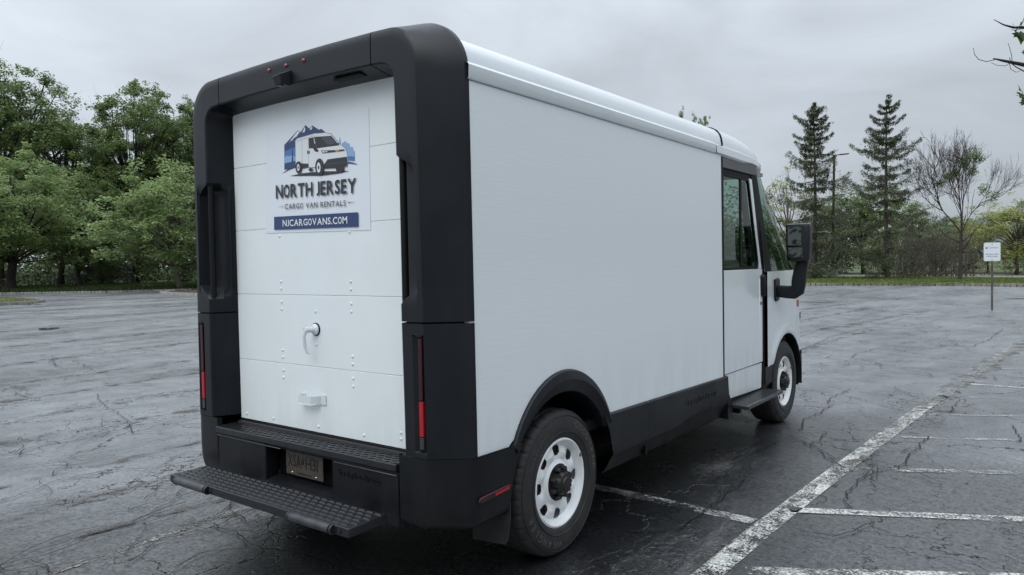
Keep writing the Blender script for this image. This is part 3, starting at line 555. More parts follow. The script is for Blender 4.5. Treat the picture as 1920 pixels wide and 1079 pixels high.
# ---- rear frame: a portal lofted round the door opening
def hw(base, low):                     # half width tapering a little with height
    return lambda z: base + (low - base) * min(1, max(0, (2.4 - z) / 1.7))
CV = [  # y, half-width(top), half-width(low), top z, corner radius, notch(dx,dy)
    (.150, .690, .70, 2.435, .012, (0, 0)), (.150, .712, .722, 2.447, .014, (0, 0)), (.120, .722, .732, 2.450, .018, (0, 0)), (.098, .728, .742, 2.453, .03, (-.020, .0)),
    (.070, .742, .760, 2.460, .055, (.030, .020)), (.030, .760, .780, 2.468, .08, (.092, .050)), (.006, .770, .792, 2.474, .09, (.100, .045)), (.000, .780, .802, 2.482, .10, (.094, .012)),
    (.000, .845, .858, 2.545, .145, (.038, .004)), (.000, .868, .884, 2.570, .16, (.014, .0)), (.000, .885, .905, 2.588, .175, (0, 0)), (.002, .908, .930, 2.612, .185, (0, 0)), (.012, .922, .943, 2.628, .19, (0, 0)),
    (.070, 1.000, 1.015, 2.642, .235, (0, 0)), (.124, 1.066, 1.078, 2.654, .245, (0, 0)), (.134, 1.078, 1.089, 2.656, .25, (0, 0)), (.158, 1.083, 1.091, 2.654, .25, (0, 0)), (.166, 1.074, 1.080, 2.647, .245, (0, 0)), (.166, 1.03, 1.04, 2.60, .24, (0, 0))]
ZV = [.690, .712, .718, 1.0, 1.236, 1.242, 1.293, 1.301, 1.36, 1.378, 1.40, 1.43, 1.46, 1.52, 1.75, 1.95, 1.985, 2.01, 2.035, 2.052, 2.07, 2.16]
def portal(c):
    y, a, b, top, r, nd = c; W = hw(a, b); pts = []
    for z in ZV:
        dx = dy = 0
        # grip recess; its outer side starts lower, giving the slanted ends
        lo, hi = 1.378, 2.052
        edge = .085 if nd[0] > .09 else .05
        if nd[0] or nd[1]:
            k = min(1, max(0, (z - lo) / edge)); k2 = min(1, max(0, (hi - z) / (edge * .8))); kk = min(k, k2); kk = kk * kk * (3 - 2 * kk)
            dx, dy = nd[0] * kk, nd[1] * kk
        if y == 0 and abs(a - .868) < .001 and .715 < z < 1.24: dy += .020       # tail-lamp slot
        if abs(a - .885) < .001 and y == 0 and .715 < z < 1.24: dy += .020
        pts.append((W(z) + dx, y + dy, z))
    n = 14
    for i in range(n + 1):
        t = i / n * math.pi / 2
        pts.append((W(2.3) - r + r * math.cos(t), y, top - r + r * math.sin(t)))
    pts.append((.631, y, top + .004)); pts.append((.625, y, top + .004)); pts.append((.3, y, top + .010)); pts.append((0, y, top + .012))
    return pts
rows = [portal(c) for c in CV]; nz = len(ZV)
def seg_rows(i0, i1, s): return [[(s * p[0], p[1], p[2]) for p in r[i0:i1]] for r in rows]
for s in (1, -1):
    MB().grid(seg_rows(0, 7, s)).build('lower_rear_pillar', M['trim'], van, smooth=28)
    MB().grid(seg_rows(7, nz + 16, s)).build('upper_rear_pillar', M['trim'], van, smooth=28)
top = [[(p[0], p[1], p[2]) for p in r[nz + 16:]] + [(-p[0], p[1], p[2]) for p in r[nz + 16:][-2::-1]] for r in rows]
MB().grid(top).build('rear_header', M['trim'], van, smooth=28)
# dark backing seen through the joints
for s in (1, -1):
    MB().grid([[(s * x, y, z) for x, y in ((.73, .14), (.80, .03), (.90, .02), (1.05, .14), (1.05, .16))] for z in (1.26, 1.33)]).build('frame_backing', M['seal'], van)
    MB().box((s * .628, .08, 2.56), (.03, .12, .10)).build('frame_backing', M['seal'], van)
for s in (1, -1):
    MB().tube([(s * .790, .030, 1.378), (s * .790, .030, 2.048)], .0165, 8).build('grab_bar', M['seal'], van, smooth=60)
    # tail lamp: bezel with dark lens, lit-red reflector segment and smoked reversing lens
    lamp = MB().box((s * .8945, .0195, .978), (.034, .010, .514)).build('tail_lamp', M['seal'], van)
    def seg(nm, z0, z1, m_, n):
        q = MB(); q.box((s * .8945, .0105, (z0 + z1) / 2), (.025, .012, z1 - z0 - .003)); o = q.build(nm, m_, lamp, bevel=.002)
        if n:
            rb = MB()
            for i in range(n): rb.box((s * .8945, .0040, z0 + (i + .5) * (z1 - z0) / n), (.019, .002, (z1 - z0) / n * .55))
            rb.build('lens_rib', m_, lamp)
    seg('dark_red_lens', .948, 1.228, M['red_dk'], 22); seg('bright_red_lens', .786, .946, M['red'], 16); seg('reversing_lens', .728, .784, M['clear'], 5)
    d = MB().prism([(s * .876, 1.236), (s * .912, 1.236), (s * .912, 1.242), (s * .905, 1.246), (s * .883, 1.246), (s * .876, 1.242)], 1, -.001, .006); d.build('slot_lip', M['trim'], van)
for x in (-.147, -.003, .141):
    ring = MB().lathe_x([(-.0015, .0), (-.0015, .014), (0, .0155), (.004, .014), (.004, 0)], (0, 0, 0), 20)
    ring.v = [(p[1], p[0], p[2]) for p in ring.v]
    o = ring.build('marker_bezel', M['seal'], van, smooth=40, loc=(x, .001, 2.588))
    ln = MB().lathe_x([(-.010, .0), (-.0095, .004), (-.008, .007), (-.001, .010)], (0, 0, 0), 16); ln.v = [(p[1], p[0], p[2]) for p in ln.v]
    ln.build('red_marker_lens', mat('marker_red', (.30, .025, .05), .15, coat=.8), o, smooth=60)
# reversing camera hood and dome lamp under the header
hood = MB().add([(-.052, -.001, 2.572), (.052, -.001, 2.580), (.030, -.072, 2.553), (-.040, -.072, 2.548), (-.040, -.001, 2.500), (.040, -.001, 2.500), (.024, -.052, 2.508), (-.034, -.055, 2.503)],
                [(0, 1, 2, 3), (0, 3, 7, 4), (1, 5, 6, 2), (3, 2, 6, 7), (4, 7, 6, 5), (0, 4, 5, 1)])
hood.v = [(x * .85 - .005, y * .85, z - .022) for x, y, z in hood.v]
ho = hood.build('camera_housing', M['metal_blk'], van, bevel=.003)
cl = MB().box((-.01, -.030, 2.480), (.022, .02, .006)); cl.build('camera_lens', M['clear'], ho)
MB().box((.42, .055, 2.466), (.20, .05, .010)).build('cargo_lamp', M['seal'], van, bevel=.004)

# ---- roller door: slats with rivets, latch, pull handle
zs = [.668, 1.022, 1.404, 1.774, 2.140, 2.46]
slats = []
for a, b in zip(zs, zs[1:]):
    o = MB().box((0, .155, (a + b) / 2), (1.44, .03, b - a - .0011)).build('door_panel', M['doorw'], van, bevel=.0022); slats.append(o)
MB().box((0, .178, 1.56), (1.46, .012, 1.80)).build('door_backing', mat('door_joint_grey', (.62, .64, .65), .6), van)
MB().box((0, .150, .655), (1.44, .03, .022)).build('door_bottom_seal', M['seal'], van, bevel=.003)
riv_me = None
def rivet(x, z):
    global riv_me
    if riv_me is None:
        r = MB().lathe_x([(-.0042, 0), (-.0036, .0045), (-.0016, .0075), (.001, .0085)], (0, 0, 0), 12); r.v = [(p[1], p[0], p[2]) for p in r.v]; riv_me = r.mesh('rivet', M['doorw'], 60)
    k = max(i for i in range(5) if zs[i] <= z or i == 0); o = link('rivet', riv_me, slats[k], (x, .139, z))
for x, dz in ((-.295, 0), (.288, 0)):
    for zc_ in (1.022, 1.404):
        for d in (-.073, -.036, .030, .066): rivet(x, zc_ + d * 1.1)
    rivet(x, 1.728)
for x, z in ((.0, 1.318), (.0, 1.14), (-.66, .700), (-.40, .700), (.0, .700), (.36, .700), (.625, .715), (.625, .745), (.048, .838)): rivet(x, z)
def ylathe(prof, c, n=24):
    r = MB().lathe_x(prof, (0, 0, 0), n); r.v = [(p[1] + c[0], p[0] + c[1], p[2] + c[2]) for p in r.v]; return r
lt = ylathe([(-.006, 0), (-.006, .034), (.002, .036), (.002, 0)], (.0, .139, 1.222)).build('latch_gasket', M['seal'], van, smooth=30)
ylathe([(-.016, 0), (-.016, .022), (-.010, .030), (0, .032)], (.0, .137, 1.222)).build('latch_boss', M['gloss'], lt, smooth=30)
MB().tube([(0, .13, 1.222), (-.008, .09, 1.223), (-.012, .074, 1.221)], [.017, .015, .017], 12).tube([(-.004, .078, 1.223), (-.012, .070, 1.19), (-.014, .078, 1.14), (-.008, .088, 1.105), (.006, .092, 1.098)], [.012, .009, .0095, .010, .005], 10).build('latch_lever', M['gloss'], lt, smooth=60)
ph = MB()
ph.box((-.118, .136, .848), (.03, .004, .045)); ph.box((.048, .136, .848), (.045, .004, .052))
ph.grid([[(-.122, .137, z), (-.116, .100, z), (-.105, .092, z), (.0, .092, z), (.018, .112, z), (.034, .135, z)] for z in (.826, .868)])
ph.grid([[(-.116, .102, .826), (-.105, .092, .826), (0, .092, .826), (.018, .112, .826)], [(-.112, .118, .818), (-.10, .110, .818), (0, .110, .818), (.012, .12, .818)]])
o = ph.build('door_pull', M['gloss'], van); sm = o.modifiers.new('t', 'SOLIDIFY'); sm.thickness = .004
# ---- rental sign stuck on the door
sg = MB().add([(-.385, .1375, 2.352), (.455, .1375, 2.326), (.447, .1375, 1.732), (-.421, .1375, 1.750), (-.385, .1395, 2.352), (.455, .1395, 2.326), (.447, .1395, 1.732), (-.421, .1395, 1.750)],
              [(0, 1, 2, 3), (4, 7, 6, 5), (0, 4, 5, 1), (1, 5, 6, 2), (2, 6, 7, 3), (3, 7, 4, 0)]).build('rental_sign', M['decal'], van)
y = .1366
byc = {}
for c, P in SIGN_ART:
    y -= .00012; o = MB().add([(px, y, pz) for px, pz in P], [tuple(range(len(P)))]); o.build('sign_artwork', M[c], sg)
def sign_text(nm, txt, x0, z0, x1, z1, h, m_, bold, sp=.13, space=.26):
    w_ = math.hypot(x1 - x0, z1 - z0); ux, uz = (x1 - x0) / w_, (z1 - z0) / w_
    q = MB(); caps_text(q, txt, lambda u, v, d: (x0 + ux * u - uz * v, .1366 - .006, z0 + uz * u + ux * v), w_, h, bold, sp, space); q.build(nm, m_, sg)
sign_text('sign_title', 'NORTH JERSEY', -.308, 1.9365, .357, 1.921, .0735, M['ink'], .026, .11, .25)
sign_text('sign_subtitle', 'CARGO VAN RENTALS', -.229, 1.8735, .274, 1.8605, .0285, M['ink'], .010, .22, .42)
sign_text('sign_web_address', 'NJCARGOVANS.COM', -.253, 1.7795, .283, 1.771, .0365, M['bodywhite'], .018, .12)
for q in [o for o in sg.children if o.name.startswith('sign_t') or o.name.startswith('sign_s') or o.name.startswith('sign_w')]: q.location.y = .0002
# slot-like shadow gap above the sign
MB().add([(-.16, .1385, 2.358), (.02, .1385, 2.352), (.02, .1385, 2.355), (-.16, .1385, 2.3605)], [(0, 1, 2, 3)])

# ---- rear sill with diamond tread, bumper, plate
def extr(mb, c, d): return mb.box(c, d)
MB().box((0, .0665, .625), (1.486, .163, .038)).build('sill_tread', M['metal_blk'], van, bevel=.006)
tb = MB(); r_ = random.Random(2)
for i in range(58):
    for j in range(4):
        x = -.725 + i * .0254; yy = .002 + j * .03; a = R(38 if (i + j) % 2 else -38)
        tb.box((x, yy, .6450), (.024, .006, .004), Matrix.Rotation(a, 3, 'Z'))
tag(tb.build('tread_lug', M['metal_blk'], van), kind='stuff')
MB().box((0, .126, .650), (1.44, .02, .012)).build('sill_track', mat('worn_alloy', (.10, .10, .10), .4, metal=.6), van)
bp = MB()
bp.box((-.513, .045, .474), (.455, .09, .262)); bp.box((.508, .045, .474), (.465, .09, .262)); bp.box((0, .045, .370), (1.482, .088, .056)); bp.box((0, .12, .47), (.62, .03, .26)); bp.box((0, .05, .595), (1.48, .08, .022))
bp.build('rear_bumper', M['trim2'], van, bevel=.008)
MB().add([(-.284, -.002, .400), (.274, -.002, .400), (.262, .075, .420), (-.272, .075, .420)], [(0, 1, 2, 3)]).build('plate_shelf', M['trim2'], van)
LIPM = mat('pale_lip_plastic', (.07, .07, .075), .35)  # lip in a paler grey than the bumper
for c, d in (((-.44, -.002, .592), (.60, .010, .005)), ((.515, -.002, .588), (.44, .010, .005))): MB().box(c, d).build('bumper_lip', LIPM, van, bevel=.002, seg=1)
pl = MB().box((.005 - .03, .06, .520), (.310, .006, .158)).build('licence_plate', M['plate'], van, bevel=.006)
q = MB(); caps_text(q, 'XSA', lambda u, v, d: (-.160 + u, .0555, .487 + v), .108, .066, .0, .16); caps_text(q, 'H31', lambda u, v, d: (-.010 + u, .0555, .487 + v), .100, .066, .0, .16)
caps_text(q, 'NEW JERSEY', lambda u, v, d: (-.085 + u, .0555, .574 + v), .12, .014, 0); caps_text(q, 'GARDEN STATE', lambda u, v, d: (-.085 + u, .0555, .452 + v), .12, .011, 0)
q.add([(-.043, .0555, .505), (-.030, .0555, .505), (-.025, .0555, .525), (-.030, .0555, .545), (-.040, .0555, .540), (-.047, .0555, .522)], [(0, 1, 2, 3, 4, 5)])
q.build('plate_lettering', M['plate_ink'], pl)
for x in (-.125, .075):
    for z in (.455, .584): ylathe([(-.006, 0), (-.005, .005), (0, .007)], (x, .057, z), 10).build('plate_screw', M['chrome'], pl, smooth=60)
# bumper corners: wrap from the tail face to the wheel arch
def corner(s):
    rows = []
    for z, ins in ((.688, 0), (.60, .0), (.52, .0), (.46, .002), (.42, .006), (.39, .014), (.37, .028), (.356, .05), (.350, .09)):
        ya = RW - math.sqrt(max(.485 ** 2 - (z - ZW) ** 2, .01)) ; ya = min(ya, .52)
        prof = [(.745, .03), (.747, .006), (.752, .001 + ins * .6), (.90, .0 + ins * .6), (.930, .004 + ins * .6), (.945, .014 + ins * .6), (1.01, .066 + ins * .5), (1.072, .122 + ins * .3), (1.086, .142), (1.092, .18), (1.096, .30), (1.098, ya - .012), (1.092, ya - .003), (1.06, ya), (.95, ya)]
        rows.append([(s * (x - (ins if x > .9 else 0)), y_, z + (.0 if y_ < .15 else -.0)) for x, y_ in prof])
    MB().grid(rows).build('bumper_corner', M['trim2'], van, smooth=32)
    q = MB().prism([(.150, .486), (.158, .506), (.362, .516), (.388, .510), (.380, .494), (.165, .478)], 0, *(sorted((s * 1.092, s * 1.104))))
    q.build('side_reflector', M['red_dk'], van, bevel=.003)
    q = MB().prism([(.262, .490), (.262, .502), (.366, .508), (.368, .496)], 0, *(sorted((s * 1.1035, s * 1.1062)))); q.build('side_reflector_core', M['red'], van)
mirrored(corner)
# embossed name on bumper and skirt
q = MB(); fit_text(q, 'brightdrop', lambda u, v, d: (.33 + u, -.0008 - (d + .0015), .520 + v), .30, .036, 0, .0015, 1.25); q.build('embossed_lettering', M['trim2'], van)
q = MB(); fit_text(q, 'brightdrop', lambda u, v, d: (1.1000 + d + .0015, 2.42 + u, .532 + v), .52, .052, 0, .0015, 1.25); q.build('embossed_lettering', M['trim2'], van)
# ---- fold-down rear step
step = MB().box((0, -.183, .408), (1.48, .222, .042)).build('rear_step', M['metal_blk'], van, bevel=.004)
sb = MB()
for i in range(27):
    for j in range(6):
        x = -.705 + i * .0535 + (.027 if j % 2 else 0); yy = -.272 + j * .0345
        if x > .72: continue
        c = (x, yy, .4290)
        sb.add([(c[0] - .025, c[1] - .005, c[2]), (c[0] + .025, c[1] - .005, c[2]), (c[0] + .025, c[1] + .008, c[2]), (c[0] - .025, c[1] + .008, c[2]),
                (c[0] - .014, c[1], c[2] + .007), (c[0] + .014, c[1], c[2] + .007), (c[0] + .014, c[1] + .004, c[2] + .007), (c[0] - .014, c[1] + .004, c[2] + .007)],
               [(0, 1, 5, 4), (1, 2, 6, 5), (2, 3, 7, 6), (3, 0, 4, 7), (4, 5, 6, 7)])
tag(sb.build('step_lug', M['metal_blk'], step), kind='stuff')
for x0, x1 in ((-.655, -.375), (.345, .625)):
    MB().tube([(x0, -.298, .408), (x1, -.298, .408)], .021, 14).build('step_roller', mat('scuffed_roller', (.035, .036, .04), .35, var=.4, vscale=20), step, smooth=40)
    for xe in (x0 - .012, x1 + .012): MB().tube([(xe - .006, -.294, .406), (xe + .006, -.294, .406)], .023, 12).build('roller_bracket', M['metal_blk'], step, smooth=40)
for x in (-.69, -.335, .305, .68): ylathe([(-.006, 0), (-.006, .010), (0, .011)], (x, -.294, .408), 6).build('step_bolt', M['metal_blk'], step)
for x in (-.5, .5): MB().box((x, -.02, .375), (.06, .16, .03)).build('step_arm', M['metal_blk'], step)

# ---- wheel-arch flare and lower cladding
def flare(s):
    rows = []
    for a in np.linspace(R(151), R(27), 34):
        r_ = []
        for rr, x in ((.605, 1.074), (.603, 1.090), (.597, 1.099), (.560, 1.108), (.552, 1.109), (.545, 1.106), (.505, 1.088), (.488, 1.080), (.482, 1.07), (.480, 1.03), (.480, .80)):
            k = (rr - .48) / .125; yy = RW + rr * math.cos(a) * (1 - .13 * k); zz = ZW + rr * math.sin(a)
            r_.append((s * x, yy, zz))
        rows.append(r_)
    MB().grid(rows).build('wheel_arch_flare', M['trim'], van, smooth=30)
    def skirt(y0, y1, n, first):
        rr = []
        for i in range(n + 1):
            yy = y0 + (y1 - y0) * i / n; ztop = .677 - .0165 * (yy - 1.4)
            zc_ = .43 + (.0 if yy < 2.2 else .035 * min(1, (yy - 2.2) / .35) if yy < 2.75 else .035 - .06 * (yy - 2.75)); row = []
            for z, x in ((ztop + .004, 1.074), (ztop + .001, 1.090), (ztop - .006, 1.097), (ztop - .10, 1.100), (zc_ + .012, 1.100), (zc_, 1.096), (zc_ - .012, 1.084), (.345, 1.045), (.315, 1.02), (.300, .97), (.300, .80)):
                yb = yy
                if first and i == 0: yb = RW + math.sqrt(max(.485 ** 2 - (z - ZW) ** 2, 0.0)); yb = max(yb, y0 - .10) if z > .6 else yb
                row.append((s * x, yb, z))
            rr.append(row)
        MB().grid(rr).build('side_skirt', M['trim2'], van, smooth=30)
    skirt(1.385, 1.829, 6, True); skirt(1.833, 3.19, 16, False)
    MB().box((s * 1.06, 1.831, .50), (.03, .02, .34)).build('skirt_joint', M['seal'], van)
    q = MB().prism([(3.19, .31), (3.19, .632), (3.196, .632), (3.22, .50), (3.30, .40), (3.30, .31)], 0, *sorted((s * .95, s * 1.094))); q.build('skirt_end', M['trim2'], van, bevel=.004)
    mf = MB().prism([(.93 - .02, .385), (1.085, .52), (1.088, .34), (1.075, .235), (1.06, .215), (.86, .20), (.85, .30)], 1, .395, .401)
    mf.v = [(s * x, y_ - .05 * (.45 - z), z) for x, y_, z in mf.v]; mf.build('mud_flap', mat('mud_flap_rubber', (.02, .02, .02), .7, var=.3, vscale=20), van)
mirrored(flare)
# ---- wheels
def wheel(y0, s, steer=0):
    cx0 = 1.052
    t = empty('wheel', (0, 0, 0)); t.parent = van; t.location = (s * cx0, y0, ZW); t.rotation_euler = (0, 0, 0 if s > 0 else math.pi)
    return t
NT = 240
tr = []
prof = [(-.006, .232), (.002, .238), (.006, .246), (.010, .262), (.013, .290), (.013, .315), (.009, .340), (.001, .361), (-.007, .372), (-.012, .378), (-.024, .3845), (-.040, .3865), (-.056, .387), (-.060, .387), (-.066, .387), (-.09, .387), (-.12, .387), (-.15, .387), (-.174, .387), (-.184, .387), (-.19, .387), (-.215, .385), (-.232, .376), (-.243, .35), (-.246, .30), (-.24, .25), (-.232, .232)]
for i, (x, r0) in enumerate(prof):
    row = []
    for k in range(NT):
        a = 2 * math.pi * k / NT; r1 = r0; ph = (k % 8); xo = 0
        if 8 <= i <= 12 and ph in (0,): r1 -= .007
        if i in (7, 8, 9) and ph in (4,): r1 -= .004
        if i in (13, 19): r1 -= .010
        if 14 <= i <= 18 and (k + i * 2) % 8 == 0: r1 -= .010
        if 20 <= i <= 22 and ph in (3, 4): r1 -= .011
        row.append((x, r1 * math.cos(a), r1 * math.sin(a)))
    tr.append(row)
TY = MB().grid(tr, closed=True)
for rr in (.268, .352): TY.lathe_x([(.010 if rr < .3 else .003, rr), (.0155 if rr < .3 else .0085, rr + .002), (.0152 if rr < .3 else .0075, rr + .004), (.010 if rr < .3 else .0, rr + .006)], (0, 0, 0), 96)
tyre_me = TY.mesh('tyre', M['tyre'], 40)
def arc_text(txt, rad, a_mid, h, spread, bold=.02):
    q = MB(); n = len(txt)
    for i, ch in enumerate(txt):
        if ch == ' ': continue
        a = a_mid + spread * (n / 2 - .5 - i); v, f = text_mesh(ch, bold, 0)
        xs = [p[0] for p in v]; ys = [p[1] for p in v]; wch = max(xs) - min(xs); cx_ = (max(xs) + min(xs)) / 2; k = h / .72
        vv = []
        for p in v:
            u, w_ = (p[0] - cx_) * k * 1.0, rad + p[1] * k
            # reading clockwise seen from +x; tangent runs opposite to rising angle
            vv.append((.0152 - max(0, (w_ - .318)) * .18, w_ * math.cos(a) + u * math.sin(a), w_ * math.sin(a) - u * math.cos(a)))
        q.add(vv, f)
    return q
lt_q = MB()
# angle measured from +y (forward) towards +z; lettering outward-up
for txt, am, sp in (('GOODYEAR', R(34), R(8.6)), ('WRANGLER', R(232), R(8.6))):
    tq = arc_text(txt, .300, am, .036, sp); lt_q.add(tq.v, tq.f)
tq = arc_text('WORKHORSE AT', .306, R(128), .018, R(4.6), .0); lt_q.add(tq.v, tq.f)
# from outside (+x looking to -x) +y lies to the right, so text must read with u towards +y at the top
lett_me = lt_q.mesh('sidewall_lettering', M['tyre_l'])
def rim_mesh():
    NA, NRr = 192, 44; r0, r1 = .098, .236
    rad = [r0 + (r1 - r0) * i / NRr for i in range(NRr + 1)]
    def X(r, a):
        c = math.cos(8 * a)           # +1 mid opening, -1 spoke
        if r > .226: return .004 - (r - .226) * .5
        if r > .216: return -.004 + (r - .216) * .8
        if r > .198: return -.026 + (r - .198) / .018 * .022
        base = -.034 if r > .185 else -.034 + (.185 - r) * .10
        k = max(0, 1 - abs(r - .158) / .036); rib = (.5 - .5 * c) * .016 * k ** .7
        if r < .118: base += (.118 - r) * .5
        return base + rib
    v = []; f = []
    for r in rad:
        for k in range(NA):
            a = 2 * math.pi * k / NA; v.append((X(r, a), r * math.cos(a), r * math.sin(a)))
    for i in range(NRr):
        for k in range(NA):
            a = 2 * math.pi * (k + .5) / NA; r = (rad[i] + rad[i + 1]) / 2; d = ((a + math.pi / 8) % (math.pi / 4)) - math.pi / 8
            u = d * r / (.0275 + (r - .168) * .32); w_ = (r - .168) / .0265
            if abs(u) ** 3.2 + abs(w_) ** 3.2 < 1: continue
            f.append((i * NA + k, i * NA + (k + 1) % NA, (i + 1) * NA + (k + 1) % NA, (i + 1) * NA + k))
    return MB().add(v, f).mesh('rim', M['rim'], 50)
rim_me = rim_mesh()
barrel_me = MB().lathe_x([(-.004, .230), (-.02, .218), (-.05, .205), (-.12, .196), (-.20, .205), (-.235, .23)], (0, 0, 0), 64).mesh('rim_barrel', mat('wet_barrel', (.34, .35, .35), .45, var=.3, vscale=8), 60)
drum_me = MB().lathe_x([(-.045, 0), (-.045, .130), (-.05, .150), (-.13, .155)], (0, 0, 0), 48).mesh('brake_drum', mat('brake_drum', (.045, .04, .036), .6, var=.4, vscale=20), 40)
hb = MB().lathe_x([(-.034, .090), (-.022, .088), (-.018, .078), (-.016, .062), (.030, .056), (.040, .050), (.043, .034), (.052, .030), (.054, .0)], (0, 0, 0), 32)
for k in range(8):
    a = 2 * math.pi * (k + .5) / 8; c = (.0, .071 * math.cos(a), .071 * math.sin(a)); hb.lathe_x([(-.020, .013), (.012, .0125), (.020, .010), (.022, 0)], (c[0], c[1], c[2]), 6)
for k in range(8):
    a = 2 * math.pi * k / 8; hb.box((.012, .054 * math.cos(a), .054 * math.sin(a)), (.05, .014, .014), Matrix.Rotation(a, 3, 'X'))
hb.v = [(p[0] * .8, p[1] * 1.08, p[2] * 1.08) for p in hb.v]
hub_me = hb.mesh('hub', M['hub'], 40)
wt_me = MB().box((.0, 0, 0), (.008, .012, .022)).mesh('balance_weight', mat('lead_weight', (.12, .12, .12), .5))
first = None
for (y0, s) in ((RW, 1), (RW, -1), (FW, 1), (FW, -1)):
    t = wheel(y0, s)
    ang = R(0) if y0 == RW else R(20)
    for nm, me in (('tyre', tyre_me), ('rim', rim_me), ('rim_barrel', barrel_me), ('brake_drum', drum_me), ('hub', hub_me), ('sidewall_lettering', lett_me)):
        o = link(nm, me, t); o.rotation_euler = (ang, 0, 0)
    o = link('balance_weight', wt_me, t, (.002, .197, .108))

# ---- cab: door, pillars, windscreen, front body
def plan(z):
    """half outline of the cab at height z, from the door's front edge to the nose"""
    lo = [(1.080, 4.13), (1.080, 4.30), (1.080, 4.50), (1.078, 4.70), (1.075, 4.90), (1.068, 5.08), (1.050, 5.28), (.99, 5.50), (.87, 5.68), (.62, 5.80), (.32, 5.86), (0, 5.88)]
    be = [(1.080, 4.13), (1.078, 4.32), (1.076, 4.50), (1.072, 4.70), (1.064, 4.90), (1.048, 5.08), (1.015, 5.24), (.95, 5.38), (.83, 5.50), (.60, 5.58), (.30, 5.62), (0, 5.63)]
    tp = [(1.055, 3.92), (1.052, 3.98), (1.045, 4.04), (1.030, 4.11), (1.005, 4.19), (.965, 4.27), (.90, 4.35), (.80, 4.43), (.66, 4.495), (.46, 4.55), (.23, 4.59), (0, 4.60)]
    def mixp(a, b, t): return [((1 - t) * p[0] + t * q[0], (1 - t) * p[1] + t * q[1]) for p, q in zip(a, b)]
    if z <= 1.0: return lo
    if z <= 1.44: t = (z - 1.0) / .44; return mixp(lo, be, t * t * (3 - 2 * t) * .35 + t ** 3 * .65)
    return mixp(be, tp, (z - 1.44) / (2.345 - 1.44))
def grid_plan(zsx, i0, i1, s, sub=4, off=0):
    rows = []
    for z in zsx:
        P = plan(z); Q = []
        for a, b in zip(P, P[1:]):
            for k in range(sub): Q.append((a[0] + (b[0] - a[0]) * k / sub, a[1] + (b[1] - a[1]) * k / sub))
        Q.append(P[-1]); Q = Q[i0 * sub:i1 * sub + 1]; rows.append([(s * (x + off), y_, z) for x, y_ in Q])
    return rows
GZ = list(np.linspace(1.442, 2.345, 10))
